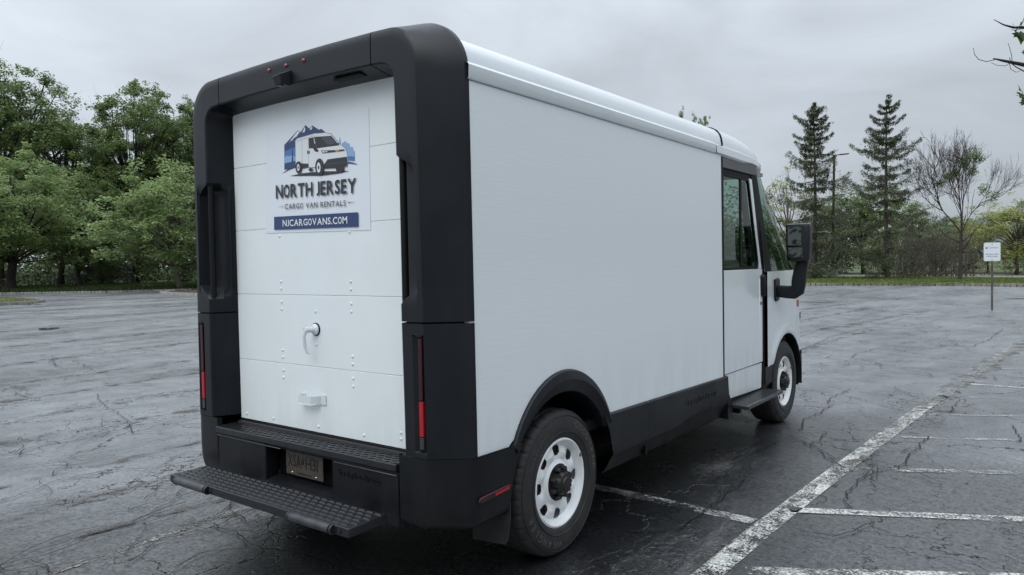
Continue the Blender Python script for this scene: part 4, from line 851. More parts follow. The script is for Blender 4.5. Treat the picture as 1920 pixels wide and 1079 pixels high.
for s in (1, -1):
    # fender with arch: bottom follows the opening
    P = [(1.080 + .0, y_) for y_ in (4.135, 4.16, 4.20, 4.24, 4.275)] + [(1.08, 4.30)]
    ycols = [4.16, 4.19, 4.195, 4.24] + [FW - .455 * math.cos(a) for a in np.linspace(.0, math.pi, 30)] + [5.23, 5.26]
    zn = 14; cols = []
    for y_ in ycols:
        dd = .455 ** 2 - (y_ - FW) ** 2; zb_ = max(.600, ZW + math.sqrt(dd)) if dd > 0 else .600
        col = []
        for i in range(zn + 1):
            z = zb_ + (1.44 - zb_) * i / zn; Pz = plan(z)
            yy = y_
            if z > 1.0 and y_ > 4.3: yy = y_
            # x from outline at this y
            x = Pz[-1][0]
            for a, b in zip(Pz, Pz[1:]):
                if a[1] <= yy <= b[1]: x = a[0] + (b[0] - a[0]) * (yy - a[1]) / max(1e-6, b[1] - a[1]); break
            if yy < Pz[0][1]: x = Pz[0][0]
            if yy > Pz[5][1]: pass
            if y_ <= 4.19: x += .010 * (1 - 0)
            bul = 1 - abs(math.hypot(y_ - FW, z - ZW) - .50) / .06
            if bul > 0 and z > .6: x += .016 * bul * bul * (3 - 2 * bul)
            col.append((s * x, yy, z))
        cols.append(col)
    MB().grid(cols).build('front_fender', M['gloss'], van, smooth=40)
    # nose, forward of the fender
    nose = []
    for z in list(np.linspace(.60, 1.44, 13)):
        Pz = plan(z); st = [p for p in Pz if p[1] > 5.26]
        for a, b in zip(Pz, Pz[1:]):
            if a[1] <= 5.26 <= b[1]: st = [(a[0] + (b[0] - a[0]) * (5.26 - a[1]) / (b[1] - a[1]), 5.26)] + st; break
        else: st = st or [Pz[-1]]
        while len(st) < 8: st = st + [st[-1]]
        n = 14; Q = []
        ll = [0]
        for a, b in zip(st, st[1:]): ll.append(ll[-1] + math.hypot(b[0] - a[0], b[1] - a[1]))
        for k in range(n + 1):
            t_ = ll[-1] * k / n; j = max(i for i in range(len(ll)) if ll[i] <= t_ + 1e-9); j = min(j, len(st) - 2); dl = ll[j + 1] - ll[j]
            u = (t_ - ll[j]) / dl if dl > 1e-9 else 0; u = min(1, u); Q.append((s * (st[j][0] + (st[j + 1][0] - st[j][0]) * u), st[j][1] + (st[j + 1][1] - st[j][1]) * u, z))
        nose.append(Q)
    MB().grid(nose).build('nose_panel', M['gloss'], van, smooth=50)
    # black lower cladding ahead of and behind the front wheel
    cl_ = MB(); rows = []
    for z in (.602, .55, .45, .41, .40):
        y_ = FW - math.sqrt(.46 ** 2 - (z - ZW) ** 2) + .004; xx = 1.078 if z > .42 else 1.05
        rows.append([(s * (xx - .02), 4.125, z), (s * xx, 4.135, z), (s * xx, 4.16, z), (s * (xx + .004), y_ - .01, z), (s * (xx - .02), y_, z), (s * .85, y_, z)])
    cl_.grid(rows); cl_.build('front_sill_cladding', M['trim2'], van, smooth=35)
    rows = []
    for z in (.602, .50, .40, .33, .29):
        y_ = FW + math.sqrt(max(.46 ** 2 - (z - ZW) ** 2, .01)) - .004; k = 0 if z > .35 else .03; Pz = plan(.6)
        st = [(1.0, y_), (1.085 - k, y_ + .004)] + [(p[0] + .012 - k, p[1] + .01 - k) for p in Pz if p[1] > y_ + .02]
        while len(st) < 10: st.append(st[-1])
        rows.append([(s * x, yy, z) for x, yy in st[:10]])
    MB().grid(rows).build('front_bumper', M['trim2'], van, smooth=40)
    # arch liner
    rows = [[(s * x, FW + r0 * math.cos(a), ZW + r0 * math.sin(a)) for x, r0 in ((1.084, .463), (1.082, .456), (1.06, .452), (.75, .452))] for a in np.linspace(R(-10), R(190), 40)]
    MB().grid(rows).build('wheel_arch_lip', M['trim2'], van, smooth=40)
    # windscreen + black pillar band
    MB().grid(grid_plan(GZ, 1, 11, s)).build('windscreen', M['wglass'], van, smooth=60)
    MB().grid(grid_plan(GZ, 0, 1, s)).build('front_pillar', M['seal'], van, smooth=60)
    # roller side door
    dz0, dz1 = .452, 2.262; x0 = 1.068; fe = lambda z: 4.075 if z < .7 else (4.09 if z < 1.42 else 4.09 - (z - 1.42) * .315)
    dr = [(3.150, .455), (3.150, 2.255), (fe(2.255) - .03, 2.255), (fe(2.2), 2.215), (fe(1.8), 1.80), (fe(1.42), 1.42), (4.09, 1.0), (4.085, .60), (4.06, .425)]
    win = [(3.165, 1.470), (3.165, 2.225), (fe(2.2) - .09, 2.225), (fe(2.2) - .064, 2.195), (fe(1.8) - .060, 1.80), (fe(1.5) - .059, 1.52), (fe(1.5) - .09, 1.470)]
    q = MB(); A = sorted((s * (x0 - .03), s * x0))
    # door skin as strips round the window opening
    q.prism([(3.150, .655), (3.150, 1.468), (4.088, 1.468), (4.09, 1.0), (4.085, .655)], 0, *A)
    q.prism([(fe(1.47) - .056, 1.4681), (fe(1.8) - .056, 1.80), (fe(2.2) - .060, 2.2264), (fe(2.2), 2.2264), (fe(1.8), 1.80), (fe(1.47), 1.4681)], 0, *A)
    door = q.build('cab_door', M['gloss'], van, bevel=.003)
    MB().prism([(3.157, 1.4685), (3.157, 2.258), (fe(2.255) - .03, 2.258), (fe(2.2), 2.2270), (3.166, 2.2270), (3.166, 1.4685)], 0, *sorted((s * (x0 - .03), s * (x0 - .004)))).build('window_rail', M['seal'], door)
    MB().prism([(3.150, .455), (3.150, .648), (4.083, .648), (4.06, .425)], 0, *sorted((s * (x0 - .03), s * (x0 - .006)))).build('door_kick_panel', M['gloss'], door, bevel=.003)
    # raised pressing round lower door
    MB().box((s * (x0 + .002), 4.02, 1.03), (.006, .012, .70)).build('door_pressing', M['gloss'], door, bevel=.003)
    ws = MB(); zz = MB()
    W = win; n = len(W); C0 = (sum(p[0] for p in W) / n, sum(p[1] for p in W) / n)
    inn = [(p[0] + (C0[0] - p[0]) * .075 * (1.0), p[1] + (C0[1] - p[1]) * .055) for p in W]
    for i in range(n):
        a, b, c, d = W[i], W[(i + 1) % n], inn[(i + 1) % n], inn[i]
        ws.prism([a, b, c, d], 0, *sorted((s * (x0 - .022), s * (x0 - .001))))
    wfr = ws.build('window_seal', M['seal'], door)
    MB().box((s * (x0 - .014), 3.60, 1.845), (.014, .032, .75)).build('window_divider', M['seal'], door)
    zt = MB().add([(s * (x0 - .012), p[0], p[1]) for p in inn], [tuple(range(n))]); zt.build('window_glass', M['glass'], door)
    # front inner edge of window: thick black channel
    MB().prism([(fe(1.5) - .20, 1.50), (fe(2.2) - .17, 2.20), (fe(2.2) - .10, 2.20), (fe(1.5) - .10, 1.50)], 0, *sorted((s * (x0 - .05), s * (x0 - .020)))).build('window_channel', M['seal'], door)
    # header above door
    MB().prism([(3.140, 2.262), (3.140, 2.352), (3.945, 2.350), (3.915, 2.262)], 0, *sorted((s * 1.03, s * 1.078))).build('door_header', mat('satin_grey_header', (.085, .085, .09), .4, var=.1), van, bevel=.004)
    # black gaps: rear door joint and front strip
    MB().box((s * 1.0655, 3.143, 1.39), (.032, .026, 1.90)).build('door_joint', M['seal'], van)
    MB().prism([(4.085, .40), (4.090, .60), (4.095, 1.43), (3.83, 2.26), (3.86, 2.30), (3.93, 2.34), (4.150, 1.442), (4.150, .60), (4.135, .40)], 0, *sorted((s * 1.03, s * 1.066))).build('door_front_seal', M['seal'], van)
    # handle and lock
    h_ = MB().prism([(4.040, 1.255), (4.036, 1.40), (4.050, 1.420), (4.095, 1.412), (4.110, 1.37), (4.108, 1.25), (4.09, 1.225), (4.05, 1.232)], 0, *sorted((s * 1.066, s * 1.100))).build('door_handle', M['trim'], door, bevel=.010)
    MB().box((s * 1.070, 4.045, 1.168), (.008, .028, .028)).build('door_lock', M['seal'], door, bevel=.003)
    # side step
    st = MB().box((s * 1.13, 3.70, .398), (.20, .86, .030)).build('side_step', mat('wet_step_alloy', (.05, .052, .055), .3, metal=.4, var=.2, vscale=20), van, bevel=.006)
    rb = MB()
    for k in range(6): rb.box((s * (1.062 + k * .026), 3.70, .4145), (.008, .83, .004))
    rb.build('step_rib', M['metal_blk'], st)
    MB().box((s * 1.0, 3.62, .415), (.10, .95, .05)).build('door_sill', M['trim2'], van, bevel=.004)
    for yy in (3.36, 4.0): MB().box((s * 1.02, yy, .36), (.22, .05, .05)).build('step_bracket', M['seal'], st)
    # mirror on its bent arm
    mp_ = MB().prism([(4.37, 1.20), (4.37, 1.365), (4.47, 1.378), (4.50, 1.36), (4.50, 1.20), (4.47, 1.17), (4.40, 1.165)], 0, *sorted((s * 1.070, s * 1.096))).build('mirror_mount', M['trim'], van, bevel=.006)
    def rbox(mb, c0, path):   # rounded-rect sweep: path of (x, y, z, half a, half b, axis)
        rows = []
        for (x, yy, z, a, b, th) in path:
            row = []
            for k in range(20):
                t_ = 2 * math.pi * k / 20; u = abs(math.cos(t_)) ** .5 * (1 if math.cos(t_) > 0 else -1) * a; v = abs(math.sin(t_)) ** .5 * (1 if math.sin(t_) > 0 else -1) * b
                row.append((s * (x + v * math.sin(th)), yy + u, z + v * math.cos(th)))
            rows.append(row)
        b0 = len(mb.v); mb.grid(rows, closed=True); mb.f.append(tuple(range(b0, b0 + 20))); mb.f.append(tuple(range(b0 + 20 * (len(rows) - 1), b0 + 20 * len(rows)))[::-1])
    arm = MB()
    rbox(arm, 0, [(1.094, 4.44, 1.258, .030, .050, 0), (1.12, 4.44, 1.256, .032, .056, 0), (1.18, 4.44, 1.250, .036, .058, 0), (1.235, 4.44, 1.250, .040, .062, -.2), (1.268, 4.44, 1.285, .042, .070, -.8), (1.280, 4.44, 1.35, .042, .062, -1.2), (1.292, 4.44, 1.43, .040, .056, -1.35), (1.308, 4.44, 1.50, .038, .052, -1.45), (1.32, 4.44, 1.58, .036, .050, -1.5)])
    arm.build('mirror_arm', M['trim'], van, smooth=40)
    hd = MB(); hz = [(1.520, .074, .060), (1.530, .092, .075), (1.55, .098, .082), (1.68, .104, .086), (1.82, .108, .086), (1.852, .100, .080), (1.862, .084, .066)]
    rows = []
    for z, a, b in hz:
        row = []
        for k in range(24):
            t_ = 2 * math.pi * k / 24; c_, s_ = math.cos(t_), math.sin(t_); u = abs(c_) ** .4 * (1 if c_ > 0 else -1) * a; v = abs(s_) ** .4 * (1 if s_ > 0 else -1) * b
            if v > 0: u *= .82
            row.append((s * (1.288 + u), 4.44 + v, z))
        rows.append(row)
    hd.grid(rows, closed=True); b0 = 0; hd.f.append(tuple(range(24))); hd.f.append(tuple(range(24 * 6, 24 * 7))[::-1])
    mh = hd.build('mirror_housing', M['metal_blk'], van, smooth=40)
    for (z0, z1, w0) in ((1.668, 1.834, .064), (1.560, 1.648, .060)):
        MB().box((s * 1.276, 4.3555, (z0 + z1) / 2), (w0 * 2 + .016, .012, z1 - z0 + .014), Matrix.Rotation(R(11 * s), 3, 'Z')).build('mirror_bezel', M['seal'], mh, bevel=.004)
        gq = MB().box((s * 1.2775, 4.3475, (z0 + z1) / 2), (w0 * 2, .004, z1 - z0), Matrix.Rotation(R(11 * s), 3, 'Z')); gq.build('mirror_glass', M['mirror'], mh)
    # headlamp and side marker
    MB().grid([[(s * (p[0] + .004), p[1] + .004, z) for p in [(1.050, 5.28), (1.022, 5.39), (.99, 5.50), (.87, 5.68), (.62, 5.80), (.45, 5.836)]] for z in (.93, 1.0)]).build('headlamp', M['clear'], van, smooth=40)
    MB().box((s * 1.062, 5.17, 1.11), (.012, .05, .07)).build('side_marker', mat('amber_lens', (.35, .10, .02), .2, coat=.5), van, bevel=.004)
MB().box((0, 5.84, .965), (.6, .10, .05)).build('grille', M['seal'], van, bevel=.01)
# scuttle closing the body under the windscreen
sc = [[(x * k, 4.2 + (y_ - 4.2) * (.3 + .7 * k), 1.44) for x, y_ in plan(1.44)] for k in (1, .5)]
MB().add([(x, y_, 1.438) for x, y_ in plan(1.44)] + [(-x, y_, 1.438) for x, y_ in plan(1.44)[-2::-1]], [tuple(range(23))]).build('dashboard_top', M['seal'], van)
# ---- cab interior
MB().box((0, 3.17, 1.5), (2.06, .03, 1.70)).build('bulkhead', M['inner'], van)
MB().box((0, 3.72, 2.30), (2.04, 1.10, .03)).build('headliner', mat('headliner_grey', (.25, .26, .26), .85), van)
MB().box((0, 3.9, .52), (2.0, 1.5, .04)).build('cab_floor', M['seal'], van)
MB().prism([(4.33, .6), (4.30, 1.30), (4.40, 1.42), (5.0, 1.42), (5.0, .6)], 0, -1.0, 1.0).build('dashboard', M['seatm'], van, bevel=.02)
stw = MB(); st_c = Vector((-.48, 4.12, 1.34)); stw_path = [st_c + Vector((.20 * math.cos(a), .09 * math.sin(a), .18 * math.sin(a))) for a in np.linspace(0, 2 * math.pi, 33)]
stw.tube(stw_path, .015, 8, cap=False); stw.tube([st_c + Vector((-.19, 0, 0)), st_c + Vector((.19, 0, 0))], .014, 8); stw.tube([st_c, st_c + Vector((0, .25, -.12))], .04, 10)
stw.build('steering_wheel', M['seatm'], van, smooth=50)
for x in (-.48,):
    se = MB().box((x, 3.62, .98), (.50, .50, .16)).build('seat', M['seatm'], van, bevel=.05)
    MB().box((x, 3.38, 1.36), (.48, .12, .70)).build('seat_back', M['seatm'], se, bevel=.05); MB().box((x, 3.36, 1.80), (.26, .09, .18)).build('headrest', M['seatm'], se, bevel=.04)
MB().tube([(1.0, 3.22, 1.50), (1.0, 3.22, 1.56), (1.0, 3.36, 1.575), (1.0, 3.60, 1.555), (1.0, 3.80, 1.50)], .012, 8).build('grab_handle', M['inner'], van, smooth=60)
# ---- underbody
ub = MB()
ub.box((0, 2.75, .42), (1.30, 3.0, .26)); ub.box((0, 2.3, .62), (2.04, 4.3, .06)); ub.box((0, .30, .50), (1.7, .36, .16))
for s in (1, -1):
    ub.box((s * .55, 2.4, .50), (.10, 4.6, .14)); ub.box((s * .80, RW, .95), (.5, 1.2, .04)); ub.box((s * .76, RW - .0, .72), (.02, 1.1, .5)); ub.box((s * .74, FW, .75), (.03, 1.0, .6)); ub.box((s * .9, RW - .48, .56), (.3, .03, .2))
ub.build('chassis', M['dark'], van)
MB().tube([(-.9, RW, ZW), (-.2, RW, ZW), (.2, RW, ZW), (.9, RW, ZW)], [.05, .10, .10, .05], 14).build('rear_axle', M['dark'], van, smooth=50)
MB().tube([(-.9, FW, ZW), (.9, FW, ZW)], .05, 12).build('front_axle', M['dark'], van, smooth=50)
MB().box((.86, RW + .06, .93), (.012, .06, .18)).box((.80, RW + .30, .86), (.2, .30, .02)).build('arch_bracket', mat('dull_alloy', (.10, .10, .10), .5, metal=.4), van)
# ================================================================ SIGN, LAMP
px_, py_ = gp(1860, 582)
sp = tag(empty('parking_sign', (px_, py_, 0)), 'small white reserved parking sign on a rusty post standing in the wet lot', 'sign')
tocam = math.atan2(CAM[0] - px_, -(CAM[1] - py_))          # turn so the face looks at the lot entrance
sp.rotation_euler = (R(.5), 0, 0)
post = MB(); post.box((0, .0, .85), (.055, .004, 1.70)); post.box((-.022, .012, .85), (.004, .024, 1.70)); post.box((.022, .012, .85), (.004, .024, 1.70)); post.build('post', M['post'], sp)
rp = lambda w_, h_, r, n=5: [((w_ / 2 - r) * sx + r * math.cos(a), (h_ / 2 - r) * sz + r * math.sin(a)) for sx, sz, a0 in ((1, 1, 0), (-1, 1, 90), (-1, -1, 180), (1, -1, 270)) for a in np.linspace(R(a0), R(a0 + 90), n)]
zc1 = 1.60 + .02
# sizes from the photograph: 0.42 m by 0.54 m at this distance
SW, SH = .405, .53; zS = hgt(1861, 472.5, math.hypot(CAM[0] - px_, CAM[1] - py_))
fc = MB().prism([(x, z + zS) for x, z in rp(SW, SH, .04)], 1, -.012, -.008).build('sign_plate', M['sign_b'], sp)
MB().prism([(x, z + zS) for x, z in rp(SW - .025, SH - .025, .032)], 1, -.0135, -.0125).build('sign_face', M['sign'], sp)
q = MB()
fit_text(q, 'Calsten', lambda u, v, d: (-.088 + u, -.0148, zS + .095 + v), .23, .046, -.005)
caps_text(q, 'RESERVED', lambda u, v, d: (-.152 + u, -.0148, zS - .088 + v), .304, .036, .008); caps_text(q, 'PARKING', lambda u, v, d: (-.130 + u, -.0148, zS - .148 + v), .262, .036, .008)
q.build('sign_lettering', M['sign_i'], sp)
q = MB().lathe_x([(-.0147, .0), (-.0147, .026)], (0, 0, 0), 16); q.v = [(p[1] - .130, p[0], p[2] + zS + .108) for p in q.v]; q.build('sign_emblem', M['sign_i'], sp)
for dz in (.215, -.225): MB().box((0, -.016, zS + dz), (.018, .006, .018)).build('sign_bolt', M['seal'], sp)

lx, ly = far(1561, 57.5)
lamp = tag(empty('street_lamp', (lx, ly, KZ)), 'tall thin double-headed street lamp beside the left spruce', 'street lamp')
dl = 57.5; ztop = hgt(1568, 290, dl) - KZ
base = MB().lathe_x([(0, 0), (0, .36), (.55, .36), (.57, .34), (.57, 0)], (0, 0, 0), 20); base.v = [(p[1], p[2], p[0]) for p in base.v]; base.build('base', M['conc'], lamp, smooth=40)
lean = (R(-1.7))
pole = MB().tube([(0, 0, .5), (.13, .08, ztop)], [.11, .075], 10).build('pole', M['lamp'], lamp, smooth=50)
ca = Vector((CR[0], CR[1], 0)).normalized(); ang = math.atan2(ca.y, ca.x)
for sgn in (-1, 1):
    hq = MB(); hq.box((.13 + ca.x * sgn * .22, .08 + ca.y * sgn * .22, ztop - .02), (.45, .05, .05), Matrix.Rotation(ang, 3, 'Z')); a_ = hq.build('arm', M['lamp'], lamp)
    hq = MB(); hq.box((.13 + ca.x * sgn * .68, .08 + ca.y * sgn * .68, ztop + .02), (.66, .30, .07), Matrix.Rotation(ang, 3, 'Z') @ Matrix.Rotation(R(-4 * sgn), 3, 'Y')); hq.build('lamp_head', M['lamp'], lamp, bevel=.02)

# ================================================================ TREES
def leaf_quads(C, n, rad, size, r, flat=.75, droop=0.0, asp=.55):
    """n leaf faces round each centre; C (k,3), rad (k,)"""
    k = len(C); Cn = np.repeat(C, n, 0); rd = np.repeat(rad, n)
    d = r.normal(0, 1, (k * n, 3)); d /= np.linalg.norm(d, axis=1)[:, None]; rr = r.random(k * n) ** .45
    P = Cn + d * (rr * rd)[:, None] * np.array([1, 1, flat])
    nz = r.normal(0, 1, (k * n, 3)); nz[:, 2] = np.abs(nz[:, 2]) + .9; nz /= np.linalg.norm(nz, axis=1)[:, None]
    t = r.normal(0, 1, (k * n, 3)); t[:, 2] -= droop; t -= (t * nz).sum(1)[:, None] * nz; t /= np.linalg.norm(t, axis=1)[:, None]; b = np.cross(nz, t)
    s = (size * r.uniform(.6, 1.3, k * n))[:, None]
    V = np.stack([P - t * s * .5, P + b * s * asp * .5 - t * s * .05, P + t * s * .5, P - b * s * asp * .5 - t * s * .05], 1).reshape(-1, 3)
    return V
def np_leaf(name, Vs, m_):
    V = np.concatenate(Vs); return np_mesh(name, V, np.arange(len(V)).reshape(-1, 4), m_)
def curve(a, b, r, w_=.12, n=6, sag=0):
    a, b = np.array(a, float), np.array(b, float); L_ = np.linalg.norm(b - a); P = []
    o = r.normal(0, w_ * L_ * .4, 3)
    for i in range(n + 1):
        t = i / n; P.append(a + (b - a) * t + o * math.sin(math.pi * t) + np.array([0, 0, sag * L_ * math.sin(math.pi * t)]) + (r.normal(0, w_ * L_ * .07, 3) if 0 < i < n else 0))
    return P
def deciduous(seed, H, Rc, hb, ncl, lpc, size, lm, bm, tr=.22, clr=.2, lump=.28, egg=.55, limbs=.55):
    r = np.random.default_rng(seed)
    tm = MB(); T = curve((0, 0, -.1), (r.normal(0, .03 * H), r.normal(0, .03 * H), H * .86), r, .05, 9)
    rad = [tr * (1.35 if i == 0 else 1) * (1 - .85 * i / 9) + .01 for i in range(10)]; tm.tube(T, rad, 9)
    ph = r.uniform(0, 6.28, 8); C = []; RD = []; Hc = H - hb
    for i in range(ncl):
        v = r.normal(0, 1, 3); v /= np.linalg.norm(v); az = math.atan2(v[1], v[0])
        lu = 1 + lump * (math.sin(2 * az + ph[0] + 2 * v[2]) + .7 * math.sin(3 * az + ph[1] - 3 * v[2]) + .5 * math.sin(5 * v[2] + ph[2])) / 2
        q = r.uniform(.30, 1) ** .5 * lu
        z = hb + Hc * (egg + (v[2] * q) * (1 - egg if v[2] > 0 else egg)); hr = math.hypot(v[0], v[1]) * q
        c = np.array([math.cos(az) * hr * Rc, math.sin(az) * hr * Rc, z]); C.append(c); RD.append(Rc * clr * r.uniform(.6, 1.25))
        # limb reaching this spray
        k = min(8, max(1, int((.15 + .75 * (z - hb * .5) / H * r.uniform(.55, .85)) * 9))); k = min(k, 8); a = T[k]
        if a[2] > z - .1: k = max(1, k - 2); a = T[k]
        if r.random() > limbs: continue
        P = curve(a, c, r, .10, 5, .06); l = np.linalg.norm(c - a); w0 = min(rad[k] * .55, .012 * l + .02); tm.tube(P, [w0 * (1 - .8 * j / 5) + .006 for j in range(6)], 5, cap=False)
        for j in range(3):
            e_ = c + r.normal(0, 1, 3) * Rc * clr * .8; tm.tube(curve(P[4], e_, r, .15, 3), [.02, .014, .009, .005], 3, cap=False)
    C = np.array(C); RD = np.array(RD)
    Vs = [leaf_quads(C, lpc, RD, size, r, .62, .3)]
    sc = C + r.normal(0, 1, C.shape) * (RD * .9)[:, None]
    Vs.append(leaf_quads(sc, max(4, lpc // 4), RD * .55, size, r, .8, .3))
    return tm.mesh('trunk', bm, 60), np_leaf('crown', Vs, lm)
def spruce(seed, H, Rb, gap, lm, bm, dens=1.0, bare=.18, top_lean=0.0, full=1.0):
    r = np.random.default_rng(seed); tm = MB(); T = curve((0, 0, -.1), (top_lean, r.normal(0, .1), H), r, .008, 12); tm.tube(T, [.19 * (1 - .93 * i / 12) + .008 for i in range(13)], 8)
    Vs = []; z = H * bare * .6
    while z < H * .975:
        f = z / H; L0 = Rb * (1 - f) ** .62 * (1.0 if f > bare else .6 + .4 * f / bare) + .12
        nb = 5 if f < .8 else 4; whl = r.uniform(.65, 1.15); az0 = r.uniform(0, 6.28)
        for b in range(nb):
            if r.random() > dens: continue
            az = az0 + 6.28 * b / nb + r.normal(0, .25); l = L0 * r.uniform(.30, 1.35) * whl; up = .42 * f ** 1.2 - .10 + r.normal(0, .06)
            k = f * 12; i0 = int(k); base = T[i0] + (T[min(12, i0 + 1)] - T[i0]) * (k - i0)
            P = []
            for i in range(7):
                t = i / 6; P.append(base + np.array([math.cos(az) * l * t, math.sin(az) * l * t, l * (up * t - .22 * math.sin(t * 2.6) * (1 - f * .7) + .16 * t * t * t)]))
            tm.tube(P, [.035 * (1 - f) * (1 - t / 6) + .008 for t in range(7)], 4, cap=False)
            # sprays along the branch, with hanging curtains
            n = int((34 * l * (1.0 + .5 * f) + 14) * full)
            t = r.uniform(.10, 1.03, n) ** .85; idx = np.clip(t * 6, 0, 5.999); ii = idx.astype(int); fr = (idx - ii)[:, None]; PA = np.array(P)
            c = PA[ii] * (1 - fr) + PA[ii + 1] * fr; side = np.array([-math.sin(az), math.cos(az), 0]); sw = (r.normal(0, .16, n) * l * (.35 + .5 * (1 - np.abs(t - .55)))); c = c + side * sw[:, None]; c[:, 2] -= np.abs(sw) * .22
            Vs.append(leaf_quads(c, 7, np.full(n, .13 + .03 * l), .13, r, .55, .3, .34))
            # hanging
            h = c.copy(); h[:, 2] -= r.uniform(.08, .42, n) * (1.15 - f); Vs.append(leaf_quads(h, 5, np.full(n, .09), .17, r, 1.9, 3.2, .28))
        z += gap * (1.25 - .75 * f) * r.uniform(.75, 1.3)
    return tm.mesh('trunk', bm, 60), np_leaf('crown', Vs, lm)
def bare_tree(seed, H, Rc, bm):
    r = np.random.default_rng(seed); V0 = MB()
    def grow(p, d, l, w_, lev):
        n = 5; P = [p]; q = p.copy(); dd = d.copy()
        for i in range(n):
            dd = dd + r.normal(0, .13, 3); dd[2] += .03; dd /= np.linalg.norm(dd); q = q + dd * l / n; P.append(q.copy())
        V0.tube(P, [w_ * (1 - .55 * i / n) for i in range(n + 1)], 6 if lev < 2 else 3, cap=False)
        if lev >= 6 or len(V0.f) > 60000: return
        nb = (5, 5, 4, 4, 3, 3)[lev]
        for b in range(nb):
            t = r.uniform(.35, 1.0) if b else 1.0; k = min(n, max(1, int(round(t * n)))); a = P[k]
            sp_ = r.normal(0, 1, 3); sp_ -= (sp_ @ dd) * dd; sp_ /= np.linalg.norm(sp_); th = r.uniform(.35, .85) if b else r.uniform(.1, .35)
            nd = dd * math.cos(th) + sp_ * math.sin(th); nd[2] += .20 if lev > 1 else .25; nd /= np.linalg.norm(nd)
            grow(a, nd, l * r.uniform(.58, .80), w_ * (.62 if b else .72) * (1 - .2 * (t < .6)), lev + 1)
    T = curve((0, 0, -.1), (.1, .1, H * .30), r, .02, 5); V0.tube(T, [.24, .20, .18, .17, .16, .15], 10)
    for i in range(9):
        az = 6.28 * i / 9 * 2.4; el_ = (1.35, 1.15, .75, .9, .45, .62, .3, .5, .15)[i]; k = 5 if i < 4 else (4 if i < 7 else 3)
        grow(np.array(T[k]), np.array([math.cos(az) * math.cos(el_), math.sin(az) * math.cos(el_), math.sin(el_)]), H * (.25 if i < 4 else .22), .085 if i < 3 else .055, 1)
    return V0
def put(name, meshes, loc, sc, rz, label, cat='tree', group=None, zsc=None):
    o = tag(empty(name, (loc[0], loc[1], KZ)), label, cat, group); o.rotation_euler = (0, 0, rz); o.scale = (sc, sc, zsc or sc)
    for nm, me in zip(('trunk', 'crown'), meshes):
        if me: link(nm, me, o)
    return o
# each kind: base meshes at real size
DA = deciduous(11, 22, 6.6, 4.0, 290, 165, .27, M['leaf_a'], M['bark_d'], .36, .155, limbs=.3)
DB = deciduous(12, 11, 5.6, 1.9, 170, 190, .24, M['leaf_b'], M['bark_d'], .34, .18, lump=.22, egg=.45)
DC = deciduous(13, 17, 6.0, 2.0, 190, 130, .28, M['leaf_c'], M['bark_d'], .28, .19)
DD = deciduous(14, 9.0, 4.6, 1.6, 130, 170, .23, M['leaf_b'], M['bark_g'], .16, .19, lump=.2, egg=.45)
DE = deciduous(15, 8.5, 3.6, .8, 90, 110, .20, M['leaf_y'], M['bark_g'], .12, .22)
DF = deciduous(16, 9, 4.0, 1.0, 110, 130, .22, M['leaf_a'], M['bark'], .16, .2)
DG = deciduous(17, 19, 5.8, 4.5, 250, 150, .27, M['leaf_a'], M['bark_d'], .30, .15, lump=.30, limbs=.3)
SA = spruce(21, 13.2, 3.9, .62, M['leaf_s'], M['bark_g'], .82, .10, 0, .58)
SB = spruce(22, 14.0, 4.6, .72, M['leaf_s'], M['bark_g'], .85, .13, 0, .62)
def place(name, meshes, H, px, dist, top, label, group=None, rz=0, wide=1.0, cat='tree'):
    """stand a tree on its bearing at its distance, grown to the height the photo shows"""
    z = hgt(px, top, dist) - KZ; k = z / H; o = put(name, meshes, far(px, dist), k * wide, rz, label, cat, group, k); return o
GL = 'leafy trees behind the lot on the left'; GRr = 'trees beyond the service road on the right'; GH = 'trees standing behind the van'
place('broadleaf_tree', DB, 11, 18, 70, 296, 'pale green spreading tree with thick dark trunk at the left edge of the lot', GL, .3, 1.12)
place('broadleaf_tree', DA, 22, -2, 86, 96, 'tallest tree on the left, airy dark green crown against the sky', GL, 1.2, .95)
place('broadleaf_tree', DC, 17, 112, 84, 222, 'dense mid green tree filling in below the tallest left tree', GL, 2.2, 1.0)
place('broadleaf_tree', DG, 19, 262, 88, 180, 'tall airy tree with a straight dark trunk seen left of the van frame', GL, .7, .95)
place('broadleaf_tree', DG, 19, 345, 92, 196, 'tall tree half hidden by the upper left corner of the van', GL, 2.9, .9)
place('young_broadleaf_tree', DD, 9, 338, 61, 322, 'light green young tree with slim pale trunk on the mulch island next to the van', GL, .2, 1.25)
place('broadleaf_tree', DC, 17, 150, 78, 330, 'low spreading dark tree in the gap right of the pale green tree', GL, 4.0, 1.25)
place('broadleaf_tree', DA, 22, -110, 92, 85, 'tall tree cut by the left edge of the photo', GL, 3.0, 1.0)
place('spruce_tree', spruce(23, 16, 4.2, .5, M['leaf_s'], M['bark_d'], .98, .05), 16, 190, 88, 262, 'dark drooping conifer between the two tallest left crowns', GL, 0, 1.0)
place('broadleaf_tree', DF, 9, 250, 82, 400, 'small bushy tree low behind the dark trunk on the left', GL, 1, 1.3)
